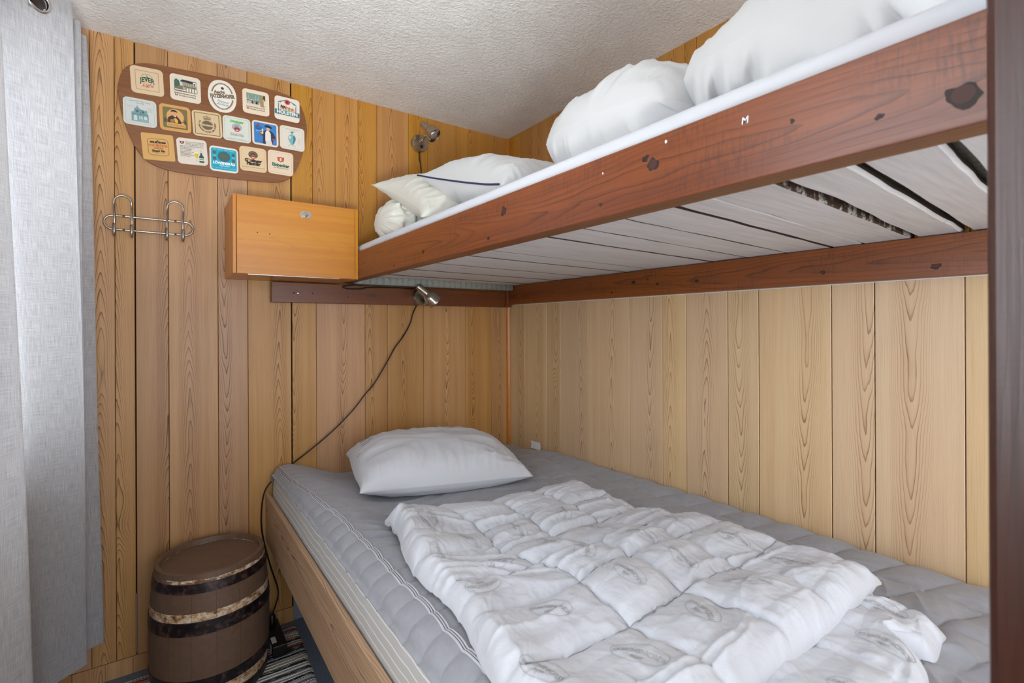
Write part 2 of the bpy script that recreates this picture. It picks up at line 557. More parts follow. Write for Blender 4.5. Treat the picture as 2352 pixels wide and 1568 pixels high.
def wall_plank(mb, a0, a1, z0, z1, ax, gap, depth=.012, ch=.0014, pid=None):
    """board front at 0, chamfered long edges; ax 'x' => back wall (y=0), 'y' => right wall (x=0)"""
    if pid is None: pid = rnd.random()
    a0 += gap / 2; a1 -= gap / 2
    prof = [(a0, depth), (a0, ch), (a0 + ch, 0), (a1 - ch, 0), (a1, ch), (a1, depth)]
    c = (a0 + a1) / 2
    n = len(mb.v)
    for z in (z0, z1):
        for a, d in prof:
            mb.v.append((a, d, z) if ax == 'x' else (d, a, z))
    k = len(prof)
    for i in range(k - 1):
        uv = []
        idx = (n + i, n + i + 1, n + k + i + 1, n + k + i)
        for j, z in ((i, z0), (i + 1, z0), (i + 1, z1), (i, z1)): uv.append((prof[j][0] - c, z))
        if ax == 'y': idx = idx[::-1]; uv = uv[::-1]
        mb.face(idx, uv, pid, 0)
    for base, rev in ((n, True), (n + k, False)):
        idx = [base + i for i in range(k)]
        mb.face(idx if (rev != (ax == 'y')) else idx[::-1], [(prof[i][0] - c, 0) for i in range(k)], pid, 0)


# back wall
mb = MB()
low = [-1.95, -1.83, -1.7096, -1.6447, -1.5895, -1.4941, -1.3407, -1.2404, -1.0835]
gl = [.001, .0015, .0015, .0045, .0015, .0015, .0015, .0015]
for i in range(len(low) - 1):
    g = .0014
    z0 = .060
    wall_plank(mb, low[i] + (.0012 if i == 4 else 0), low[i + 1] - (.0012 if i == 3 else 0), z0, H, 'x', g)
lowr = [-1.0805, -.9853, -.778, -.6744, -.4961, -.2656, -.1111, -.004]
for i in range(len(lowr) - 1):
    wall_plank(mb, lowr[i] + (.001 if i == 0 else 0), lowr[i + 1], .30, 1.33, 'x', .0013)
up = [-1.0805, -.9977, -.905, -.8054, -.7206, -.5674, -.469, -.3145, -.0885, -.004]
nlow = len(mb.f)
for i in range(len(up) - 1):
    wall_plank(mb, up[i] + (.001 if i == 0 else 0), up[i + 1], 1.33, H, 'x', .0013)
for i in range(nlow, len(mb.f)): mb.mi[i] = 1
# backing wall behind the boards, grey where the boarding stops beside the bed
mb.box(-1.95, .03, .0125, .06, 0, H, pid=.1, mi=2)
mb.box(-1.078, .03, .004, .0124, 0, .30, pid=.1, mi=3)
mb.box(-1.5908, -1.5882, .002, .0124, .066, .27, pid=.2, mi=3)
mb.build('wall_back', [MAT['pine'], MAT['pine_orange'], MAT['gap'], MAT['grey_wall']], kind='structure')
# kick board under the panelling
mb = MB()
xk = [-1.95, -1.76, -1.60, -1.40, -1.22, -1.0785]
for i in range(5): wall_plank(mb, xk[i], xk[i + 1], 0, .0575, 'x', .0008)
mb.build('baseboard_back', [MAT['pine']], kind='structure')

# right wall
mb = MB()
bl = [-.004, -.14, -.319, -.4216, -.6035, -.8375, -.9954, -1.0969, -1.2542, -1.3574, -1.562, -1.6633, -1.8407, -2.0, -2.2, -2.4, -2.65, -2.9, -3.1, -3.3]
for i in range(len(bl) - 1):
    wall_plank(mb, bl[i + 1], bl[i], 0, 1.35, 'y', .0022 if i in (7, 8, 9, 10, 11) else .0012)
bu = [-.004, -.105, -.2157, -.3218, -.399, -.4782, -.61, -.7357, -.8887, -.9892, -1.0958, -1.1428, -1.2581, -1.4142, -1.5536, -1.7039, -1.85, -2.0, -2.2, -2.4, -2.65, -2.9, -3.1, -3.3]
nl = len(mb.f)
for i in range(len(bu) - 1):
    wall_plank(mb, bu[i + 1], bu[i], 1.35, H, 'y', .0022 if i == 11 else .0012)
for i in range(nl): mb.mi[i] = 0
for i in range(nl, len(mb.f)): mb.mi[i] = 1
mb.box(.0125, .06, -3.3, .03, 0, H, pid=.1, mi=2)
mb.build('wall_right', [MAT['pine_pale'], MAT['pine_orange'], MAT['gap']], kind='structure')

# quarter-round moulding in the corner
mb = MB()
N = 10
q = [(0, 0)] + [(-.016 * math.cos(a), -.016 * math.sin(a)) for a in np.linspace(0, math.pi / 2, N)]
n0 = len(mb.v)
for z in (.3, H - .001):
    mb.v += [(x - .0004, y - .0004, z) for x, y in q]
k = len(q)
for i in range(k):
    j = (i + 1) % k
    mb.face((n0 + j, n0 + i, n0 + k + i, n0 + k + j), [(j * .003 - .015, 0), (i * .003 - .015, 0), (i * .003 - .015, H), (j * .003 - .015, H)], .37)
mb.build('trim_1', [MAT['trim_pine']], kind='structure', autos=40)

# left wall with the window behind the curtain
mb = MB()
XL = -1.95
y0w, y1w, z0w, z1w = -2.15, -.17, .84, 2.02
PA, PB = -1.30, -.80  # pier between the windows, added to darken the near curtain fold
for (a, b, c, d) in ((-3.3, y0w, 0, H), (y1w, .03, 0, H), (y0w, y1w, 0, z0w), (y0w, y1w, z1w, H), (PA, PB, z0w, z1w)):
    mb.box(XL - .12, XL, a, b, c, d, pid=.5)
mb.build('wall_left', [MAT['pine']], kind='structure')
MAT['white_frame'] = plain('white_window_paint', (225, 225, 222), .4)
g = NT('window_glass'); g.set('Base Color', (1, 1, 1, 1)).set('Roughness', .0).set('Transmission Weight', 1.).set('IOR', 1.02)
for nm_, ya, yb in (('window_1', PB, y1w), ('window_2', y0w, PA)):
    fr = MB()
    for (a, b, c, d) in ((ya, yb, z0w, z0w + .05), (ya, yb, z1w - .05, z1w), (ya, ya + .05, z0w + .05, z1w - .05), (yb - .05, yb, z0w + .05, z1w - .05)):
        fr.box(XL - .09, XL - .03, a, b, c, d)
    wf = fr.build(nm_, [MAT['white_frame']], kind='structure', bevel=.003)
    gb = MB(); gb.box(XL - .062, XL - .058, ya + .05, yb - .05, z0w + .05, z1w - .05)
    gb.build('pane', [g.m], wf)
mb = MB(); mb.box(XL + .0005, XL + .05, y0w - .03, y1w + .03, z0w - .03, z0w - .002)
mb.build('trim_2', [MAT['white_frame']], kind='structure', bevel=.003)

# wall behind the photographer (with the open doorway)
mb = MB()
mb.box(-1.95, -1.75, -3.34, -3.3, 0, H); mb.box(-.35, .0, -3.34, -3.3, 0, H); mb.box(-1.75, -.35, -3.34, -3.3, 2.1, H)
mb.build('wall_front', [MAT['pine']], kind='structure')

mb = MB(); mb.box(-1.95 - .12, .06, -3.34, .06, -.05, 0); mb.build('floor', [MAT['floor']], kind='structure')
mb = MB(); mb.box(-1.95 - .12, .06, -3.34, .06, H, H + .05); mb.build('ceiling', [MAT['plaster']], kind='structure')

# ================================================================== UPPER BUNK
bunk = empty('bunk_bed', (-.45, -1.05, 1.3), 'dark-stained wooden upper bunk fixed across the corner, with whitewashed slats underneath', 'bunk bed')
RX = -.892
mb = MB(); mb.box(RX, RX + .045, -2.06, -.003, 1.388, 1.492, 'y', pid=.31)
mb.build('front_rail', [MAT['stained']], bunk, bevel=.002)
mb = MB(); mb.box(-.033, -.0008, -2.12, -.036, 1.3125, 1.409, 'y', pid=.62)
mb.build('ledger', [MAT['stained']], bunk, bevel=.0015)
mb = MB(); mb.box(-1.161, -.036, -.033, -.0008, 1.2995, 1.380, 'x', pid=.47)
lb = mb.build('ledger', [MAT['stained_dark']], bunk, bevel=.0015)
mb = MB(); mb.box(-.053, -.016, -.052, -.0335, 1.2995, 1.3115, 'x', pid=.2); mb.box(-.0445, -.034, -.052, -.0335, 1.312, 1.384, 'z', pid=.2)
mb.build('bracket_block', [MAT['stained_dark']], bunk, bevel=.001)
# post close to the photographer
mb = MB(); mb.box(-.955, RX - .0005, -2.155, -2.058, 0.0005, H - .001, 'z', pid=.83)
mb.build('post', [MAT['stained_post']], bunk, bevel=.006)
# screws
def screw(x, y, z, r, parent, ax='y', name='screw', m='screw', h=.003):
    mb = MB()
    rot = Matrix.Rotation(math.radians(90), 4, 'X') if ax == 'y' else Matrix.Rotation(math.radians(-90), 4, 'Y')
    mb.lathe([(r, 0), (r * .95, h * .6), (r * .55, h), (0.0001, h * 1.05)], Matrix.Translation((x, y, z)) @ rot, 14)
    return mb.build(name, [MAT[m]], parent, autos=30)


screw(-1.0645, -.033, 1.3375, .0055, bunk, m='chrome', h=.006)
screw(-1.0790, -.033, 1.3375, .0035, bunk)
screw(-1.0075, -.033, 1.3385, .0035, bunk)
screw(-.8625, -.033, 1.327, .003, bunk)
screw(-.033, -.955, 1.372, .004, bunk, 'x')
screw(-.033, -.80, 1.335, .0025, bunk, 'x')
MAT['knot'] = plain('dark_knot', (38, 17, 10), .6)
MAT['knot_core'] = plain('knot_core', (66, 34, 24), .6)


def knot(y, z, ry, rz, x=None, tilt=0., core=True, seed=1):
    """a dead knot, set flush in the face of a beam"""
    x = RX if x is None else x
    M_ = Matrix.Translation((x, y, z)) @ Matrix.Rotation(math.radians(-90), 4, 'Y') @ Matrix.Rotation(tilt, 4, 'Z')
    k_ = MB()
    o_ = [(rz * math.cos(a) * (1 + .22 * math.sin(3 * a + seed) + .12 * math.sin(5 * a + seed * 2)), ry * math.sin(a) * (1 + .22 * math.sin(2 * a + seed * 3) + .1 * math.sin(7 * a))) for a in np.linspace(0, 2 * math.pi, 25)[:-1]]
    k_.prism(o_, 0, .0003, M_, 0)
    if core: k_.prism([(.72 * rz * math.cos(a) + .1 * rz, .72 * ry * math.sin(a)) for a in np.linspace(0, 2 * math.pi, 21)[:-1]], .0002, .0005, M_, 1)
    k_.build('knot', [MAT['knot'], MAT['knot_core']], bunk)


KNOTS_RAIL = [(-1.2604, 1.4561, .010, .0090, None, .2, True, 1), (-1.6693, 1.4494, .010, .0100, None, .3, True, 2), (-2.0306, 1.4177, .0125, .0120, None, -.2, True, 4), (-.8446, 1.4182, .008, .0050, None, .1, True, 3),
              (-1.1972, 1.4054, .006, .0035, None, 0., False, 5), (-1.5577, 1.4102, .004, .0025, None, 0., False, 6), (-1.8758, 1.4462, .003, .0030, None, .4, False, 7), (-1.964, 1.4206, .004, .0030, None, .4, False, 8), (-.6223, 1.400, .005, .0035, None, 0., False, 9), (-1.655, 1.463, .006, .0050, None, .5, False, 12)]
KNOTS_LEDGER = [(-1.0003, 1.3525, .007, .0045, False, 1), (-.8879, 1.3673, .010, .0060, False, 2), (-1.1627, 1.3511, .008, .0050, False, 3), (-1.5546, 1.3449, .006, .0055, True, 4), (-1.7971, 1.337, .011, .0065, True, 5), (-.775, 1.3335, .006, .0030, False, 6)]
for q in KNOTS_RAIL: knot(*q)
for q in KNOTS_LEDGER: knot(q[0], q[1], q[2], q[3], -.033, 0., q[4], q[5])
for (y, z, s) in ((-1.6937, 1.4775, .0026), (-1.5632, 1.463, .0020)):
    fl = MB()
    fl.prism([(s * math.cos(a) * (1 + .3 * math.sin(3 * a)), s * .8 * math.sin(a)) for a in np.linspace(0, 2 * math.pi, 9)[:-1]], 0, .0003, Matrix.Translation((RX - .0002, y, z)) @ Matrix.Rotation(math.radians(-90), 4, 'Y'))
    fl.build('paint_fleck', [MAT['label']], bunk)

# slats
bd = [-.105, -.20, -.31, -.42, -.53, -.63, -.74, -.845, -.965, -1.09, -1.215, -1.336, -1.456, -1.576, -1.648, -1.756, -1.851, -1.945, -2.06]
gp = {10: .003, 11: .006, 12: .006, 13: .008, 14: .004, 15: .013, 16: .014, 17: .016}
SK = -.0625
for i in range(len(bd) - 1):
    g0 = gp.get(i, .0035) / 2; g1 = gp.get(i + 1, .0035) / 2
    a, b = bd[i] - g0, bd[i + 1] + g1
    zt = 1.4275 - .0015 * rnd.random(); zb = 1.4105 + .002 * rnd.random()
    mb = MB(); n = len(mb.v); pid = rnd.random()
    x0, x1 = -.845, -.004
    NX = 24
    rows = []
    for k_ in range(NX + 1):
        x = x0 + (x1 - x0) * k_ / NX
        sh = -SK * (x + .033) * -1
        sh = (-.033 - x) * SK
        wob = .0022 * (vn(x * 14, i * 3.1, 2) - .5) * (2 if i > 9 else .6)
        wob2 = .0022 * (vn(x * 14, i * 3.1 + 50, 2) - .5) * (2 if i > 9 else .6)
        if i == 15: wob -= .006 * float(sstep(-.75, -.6, x) * (1 - sstep(-.45, -.3, x)))
        e = .0008 if i < 13 else (.006 if i in (15, 16) else .003)
        rows.append([(x, a + sh + wob, zt), (x, a + sh + wob, zb + e), (x, a + sh + wob - e * .7, zb), (x, b + sh + wob2 + e * .7, zb), (x, b + sh + wob2, zb + e), (x, b + sh + wob2, zt)])
    for r in rows: mb.v += r
    yc = (a + b) / 2
    for k_ in range(NX):
        for j in range(6):
            j2 = (j + 1) % 6
            i0, i1, i2, i3 = k_ * 6 + j, k_ * 6 + j2, (k_ + 1) * 6 + j2, (k_ + 1) * 6 + j
            uv = [(mb.v[q_][1] - yc, mb.v[q_][0]) for q_ in (i0, i3, i2, i1)]
            mb.face((i0, i3, i2, i1), uv, pid, (1 if i == 14 else 2) if (j in (0, 4) or (j in (1, 3) and (i == 14 or i < 13))) else 0)
    mb.face(range(6), None, pid, 0); mb.face([NX * 6 + q_ for q_ in range(6)][::-1], None, pid, 0)
    mb.build('slat', [MAT['slat'], MAT['slat_edge'], MAT['slat_gap_shade']], bunk)
mb = MB(); mb.box(-.0065, -.0008, -2.06, -.05, 1.3098, 1.3122, 'y')
mb.build('trim_3', [MAT['white_frame']], kind='structure')
# upper mattress
um = empty('mattress', (-.45, -1.05, 1.433), 'thin mattress with white fitted sheet on the upper bunk', 'mattress')


def rbox_shell(x0, x1, y0, y1, z0, z1, r, nz=0.0, seed=1, nx=60, ny=120):
    """rounded slab as one closed mesh, top gently uneven"""
    xs = np.concatenate([x0 + r * (1 - np.cos(np.linspace(0, math.pi / 2, 6))), np.linspace(x0 + r, x1 - r, nx)[1:-1], x1 - r + r * np.sin(np.linspace(0, math.pi / 2, 6))])
    ys = np.concatenate([y0 + r * (1 - np.cos(np.linspace(0, math.pi / 2, 6))), np.linspace(y0 + r, y1 - r, ny)[1:-1], y1 - r + r * np.sin(np.linspace(0, math.pi / 2, 6))])
    X, Y = np.meshgrid(xs, ys, indexing='ij')
    dx = np.minimum(X - x0, x1 - X); dy = np.minimum(Y - y0, y1 - Y)
    ex = np.sqrt(np.clip(1 - (1 - np.clip(dx / r, 0, 1)) ** 2, 0, 1)); ey = np.sqrt(np.clip(1 - (1 - np.clip(dy / r, 0, 1)) ** 2, 0, 1))
    e = ex * ey
    Zt = z1 - r + r * e + nz * (fbm(X * 7, Y * 7, seed) - .5) * e
    return X, Y, Zt


X, Y, Zt = rbox_shell(-.842, -.036, -2.05, -.04, 1.436, 1.520, .018, .006)
mb = MB()
uvg = np.stack([X, Y], -1)
mb.grid(np.stack([X, Y, Zt], -1), uvg, 0, flip=False)
Zb = np.full_like(X, 1.4345)
mb.grid(np.stack([X, Y, Zb], -1), uvg, 1, flip=True)
n_, m_ = X.shape
for (ring) in ([(i, 0) for i in range(n_)], [(i, m_ - 1) for i in range(n_)], [(0, j) for j in range(m_)], [(n_ - 1, j) for j in range(m_)]):
    P = np.array([[(X[i, j], Y[i, j], Zt[i, j]) for i, j in ring], [(X[i, j], Y[i, j], Zb[i, j]) for i, j in ring]])
    mb.grid(P, None, 0)
mb.box(-.842, -.04, -.098, -.036, 1.3835, 1.4344, mi=1)
mb.build('ticking_body', [MAT['sheet'], MAT['under_ticking']], um, smooth=True)
# fitted sheet: skirt that stands over the rail edge
ys = np.linspace(-2.045, -.05, 200)
prof = [(-.8465, 1.4935), (-.878, 1.4935), (-.8835, 1.499), (-.8855, 1.507), (-.8825, 1.516), (-.8735, 1.5225), (-.84, 1.5245), (-.76, 1.5235), (-.70, 1.5225)]
P = np.zeros((len(prof), len(ys), 3))
for i, (x, z) in enumerate(prof):
    w = .0012 * (fbm(ys * 9, ys * 0 + i * .3, 5) - .5) * 2
    if i in (2, 3, 4): w = w + .0035 * ridge(ys * 2.5 + i * .45, ys * 0 + 2., 8, 3)
    dip = -.012 * (1 - sstep(-.16, -.05, -np.abs(ys + 0.0)))*0
    P[i, :, 0] = x + w; P[i, :, 1] = ys; P[i, :, 2] = z + .001 * (fbm(ys * 6, ys * 0 + 3, 2) - .5) - .018 * sstep(-.25, -.05, ys)
mb = MB(); mb.grid(P, None, 0, flip=True)
sh = mb.build('fitted_sheet', [MAT['sheet']], um, smooth=True)


# ------------------------------------------------------------------ pillows
def pillow_pts(a, b, T, seed, wr=.004, k=.10, nu=96, nv=72, pw=.55, flat=.35, lump=.02):
    """closed pillow in local coordinates: half sizes a, b; half thickness T"""
    t = np.sin(np.linspace(-math.pi / 2, math.pi / 2, nu)); t2 = np.sin(np.linspace(-math.pi / 2, math.pi / 2, nv))
    t = .5 * t + .5 * np.linspace(-1, 1, nu); t2 = .5 * t2 + .5 * np.linspace(-1, 1, nv)
    U, V = np.meshgrid(t, t2, indexing='ij')
    X = a * U * (1 - k * (1 - V ** 2) * np.abs(U) ** 3)
    Y = b * V * (1 - k * (1 - U ** 2) * np.abs(V) ** 3)
    th = ((1 - np.abs(U) ** 2.6).clip(0) * (1 - np.abs(V) ** 2.6).clip(0)) ** pw
    edge = np.clip(1 - th, 0, 1) ** 1.2
    # folds that run in from the seams
    wu = ridge(V * b * 38 + 1.5 * vn(U * 3, V * 3, seed), U * a * 5, seed, 1.6) * sstep(.25, .9, np.abs(U)) * (1 - sstep(.93, 1, np.abs(U)))
    wv = ridge(U * a * 38 + 1.5 * vn(U * 3 + 7, V * 3, seed), V * b * 5, seed + 4, 1.6) * sstep(.25, .9, np.abs(V)) * (1 - sstep(.93, 1, np.abs(V)))
    wc = ridge(X * 9, Y * 9, seed + 8, 2.5)
    top = T * th * (1 + lump * 8 * (fbm(U * 1.6 + 4, V * 1.6, seed + 2) - .5)) + wr * (wu + wv) * 1.1 + wr * .8 * wc * th
    bot = -T * flat * th
    return X, Y, top, bot, U, V


def pillow(name, mat, loc, rot, a, b, T, seed, label, cat='pillow', wr=.004, k=.10, pw=.55, flat=.35, group=None, bend=None, ears=0., lump=.02, support=None, folds=None, soft=0.):
    X, Y, top, bot, U, V = pillow_pts(a, b, T, seed, wr, k, pw=pw, flat=flat, lump=lump)
    if soft: X, Y = X * np.sqrt(1 - soft * V ** 2 / 2), Y * np.sqrt(1 - soft * U ** 2 / 2)
    if folds:
        fa, fu, fv, fang = folds
        ca, sa = math.cos(math.radians(fang)), math.sin(math.radians(fang))
        P1, P2 = X * ca + Y * sa, -X * sa + Y * ca
        th_ = ((1 - np.abs(U) ** 4).clip(0) * (1 - np.abs(V) ** 4).clip(0)) ** .4
        bot = bot - (fa * 1.1 * ridge(P1 * fu * .8 + 2, P2 * fv + 7 * V ** 2, seed + 60, 1.3) + fa * .5 * ridge(P1 * fu * 2.3 + 3, P2 * fv * 1.9, seed + 64, 1.6) - fa * .5) * th_
        top = top + (fa * ridge(P1 * fu, P2 * fv, seed + 40, 1.4) + fa * .5 * ridge(P1 * fu * 2.1 + 3, P2 * fv * 1.7, seed + 44, 1.6) - fa * .6) * th_
    if ears:
        e = (np.abs(U) * np.abs(V)) ** 6
        X = X + np.sign(U) * ears * e; Y = Y + np.sign(V) * ears * e
    Mx = Matrix.LocRotScale(Vector(loc), __import__('mathutils').Euler([math.radians(q) for q in rot]).to_quaternion(), None)
    A = np.array(Mx)[:3, :3]; t = np.array(Mx)[:3, 3]
    mb = MB()
    uv = np.stack([X, Y], -1)

    def tr(Z):
        P = np.stack([X, Y, Z], -1)
        if bend is not None: P = bend(P, U, V)
        Wd = P @ A.T + t
        if support is not None:
            s_ = support(Wd[..., 0], Wd[..., 1]) + .002
            Wd[..., 2] = np.maximum(Wd[..., 2], s_)
        return Wd
    Pt = tr(top); Pb = tr(bot)
    if support is not None: Pt[..., 2] = np.maximum(Pt[..., 2], Pb[..., 2] + .0012)
    c = Pt.mean((0, 1)); c[2] = Pb[..., 2].min()
    o = empty  # noqa
    mb.grid(Pt - c, uv, 0, flip=False)
    mb.grid(Pb - c, uv, 0, flip=True)
    n_, m_ = X.shape
    for rg, fl_ in (([(i, 0) for i in range(n_)], 1), ([(i, m_ - 1) for i in range(n_)], 0), ([(0, j) for j in range(m_)], 0), ([(n_ - 1, j) for j in range(m_)], 1)):
        Q = np.array([[Pt[i, j] - c for i, j in rg], [Pb[i, j] - c for i, j in rg]])
        mb.grid(Q, None, 0, flip=bool(fl_))
    ob = mb.build(name, [mat], None, smooth=True, label=label, cat=cat, group=group)
    ob.location = c
    return ob, Pt, Pb, U, V


def strip_on(P, idx, w, off, mat, name, parent):
    """ribbon following a list of grid points"""
    pts = [P[i, j] for i, j in idx]
    mb = MB()
    mb.tube([tuple(np.array(p) + np.array(off)) for p in pts], w, 6)
    return mb.build(name, [mat], parent, smooth=True)


ZS = 1.5245
flat_s = lambda x, y: np.full_like(x, ZS)

# crumpled bundle at the far end of the upper bunk
def bundle():
    seed = 21
    nu, nv = 150, 90
    th = np.linspace(0, 2 * math.pi, nu + 1)[:-1]
    al = np.linspace(-1, 1, nv)
    TH, AL = np.meshgrid(th, al, indexing='ij')
    rad = (1 - np.abs(AL) ** 4) ** .4
    fold = ridge(AL * 11 + 2.4 * np.cos(TH), np.cos(TH) * 2.6 + 3, seed, 1.1) * .026 + ridge(AL * 3 + 4, np.sin(TH) * 4.5 + 1.5 * np.cos(TH), seed + 3, 1.1) * .024 + (fbm(AL * 9 + 3, np.sin(TH) * 4, seed + 7) - .5) * .010
    r = (.066 + fold) * rad
    X = -.615 + AL * .25
    Yc = -.41
    Y = Yc + r * 1.5 * np.cos(TH)
    Z = ZS + .064 + r * .95 * np.sin(TH)
    Z = np.maximum(Z, ZS + .0015)
    Y = np.minimum(Y, -.02)
    P = np.stack([X, Y, Z], -1)
    P = np.concatenate([P, P[:1]], 0)
    c = np.array([-.6, Yc, ZS])
    mb = MB(); mb.grid(P - c, None, 0)
    o = mb.build('folded_duvet_cover', [MAT['cream_cotton']], None, smooth=True, label='crumpled cream cotton cover bunched at the far end of the upper bunk, under the pillows', cat='bedding')
    o.location = c


bundle()
pillow('pillow', MAT['cream_cotton'], (-.59, -.60, 1.650), (24, -4, -4), .27, .24, .080, 31,
       'cream pillow with a pointed corner on the crumpled cover, upper bunk far end', wr=.006, pw=.5, ears=.02, flat=.8, support=flat_s, folds=(.012, 14, 3, 60))
pb, Pt, Pb_, U, V = pillow('pillow', MAT['white_cotton'], (-.585, -.945, 1.588), (17, 6, -3), .25, .295, .112, 37,
       'white pillow with navy piped edge, upper bunk', wr=.004, pw=.55, flat=.65, ears=.01, support=flat_s, folds=(.010, 4, 12, 20), soft=.0)
pillow('pillow', MAT['white_cotton'], (-.60, -1.455, 1.588), (4, 6, -2), .255, .225, .115, 43,
       'plump white pillow between the navy-edged pillow and the big duvet, upper bunk', wr=.007, pw=.55, flat=.7, support=flat_s, folds=(.028, 5, 13, 15), soft=.85)
pillow('duvet', MAT['white_cotton'], (-.58, -1.83, 1.585), (3, 6, 0), .28, .235, .120, 53,
       'large puffy white duvet folded at the near end of the upper bunk', cat='duvet', wr=.008, pw=.5, flat=.65, lump=.05, support=flat_s, folds=(.042, 4, 12, 35), soft=.85)
# navy piping on the hem of the pillow
m_ = Pt.shape[1]
c_ = np.array(pb.location)
E0 = (Pt[0] + Pb_[0])[::-1] / 2 - c_
nav = MB()
nav.tube([tuple(q + np.array([-.0012, 0, .001])) for q in E0[1:int(m_ * .93)]], .0026, 6)
nv_ = nav.build('piping', [MAT['navy']], None, smooth=True); nv_.parent = pb; nv_['label'] = 'navy blue piping'

# ================================================================== LOWER BED
bedf = empty('bed_frame', (-.6, -1.05, 0), 'light raw pine bed side board of the lower bed', 'bed frame')
mb = MB(); mb.box(-1.182, -1.1665, -2.10, -.003, .357, .543, 'y', pid=.21)
mb.build('side_board', [MAT['raw_pine']], bedf, bevel=.0015)
mb = MB(); mb.box(-1.165, -.005, -.03, -.005, .36, .50, 'x'); mb.build('head_board', [MAT['raw_pine']], bedf)
mb = MB(); mb.box(-1.165, -.005, -2.10, -2.075, .36, .50, 'x'); mb.build('foot_board', [MAT['raw_pine']], bedf)
mb = MB(); mb.box(-1.165, -.005, -2.075, -.03, .40, .418, 'x'); mb.build('base_panel', [MAT['raw_pine']], bedf)
for (x, y) in ((-.85, -.08), (-.85, -2.02), (-.05, -.08), (-.05, -2.02)):
    mb = MB(); mb.box(x - .03, x + .03, y - .03, y + .03, .0005, .399); mb.build('leg', [MAT['raw_pine']], bedf)

# striped mattress
XB0, XB1, YB0, YB1 = -1.1625, -.006, -2.07, -.035
mb = MB()
ys = np.linspace(YB0, YB1, 160)
prof = [(.419, 0), (.44, -.0), (.545, 0.0), (.575, .0015), (.60, .004), (.6155, .011), (.622, .022), (.623, .04)]
P = np.zeros((len(prof), len(ys), 3)); uv = np.zeros((len(prof), len(ys), 2))
for i, (z, dx) in enumerate(prof):
    P[i, :, 0] = XB0 + dx + .004 * (fbm(ys * 5, ys * 0 + z * 9, 3) - .5) * (1 if z > .54 else 0) + (.002 if z > .54 else 0)
    P[i, :, 1] = ys; P[i, :, 2] = z
    uv[i, :, 0] = ys; uv[i, :, 1] = z + dx * .6
mb.grid(P, uv, 0, flip=True)
mb.box(-1.1485, XB1, YB0, YB1, .4195, .56, pid=.4)
mb.box(-1.12, XB1, YB0, YB1, .5605, .572, pid=.4)
mb.build('mattress', [MAT['ticking']], None, smooth=False, autos=60, label='pale grey mattress with thin white stripes, lowest on the lower bed inside the pine board', cat='mattress')


# topper: one height function used for everything that lies on it
def topper_z(x, y):
    x = np.asarray(x, float); y = np.asarray(y, float)
    t = sstep(-1.13, -.86, x)
    z = .662 * (1 - t) + .606 * t
    # back left corner stands up, back right is lower
    z = z - (.012 * (1 - t) ) * 1.0 * sstep(-.5, -.05, y) - .030 * t * sstep(-.42, -.10, y) + .018 * t * sstep(-.9, -.5, y) * (1 - sstep(-.5, -.25, y)) * 0
    z = z + .006 * (fbm(x * 3, y * 3, 77) - .5)
    return z


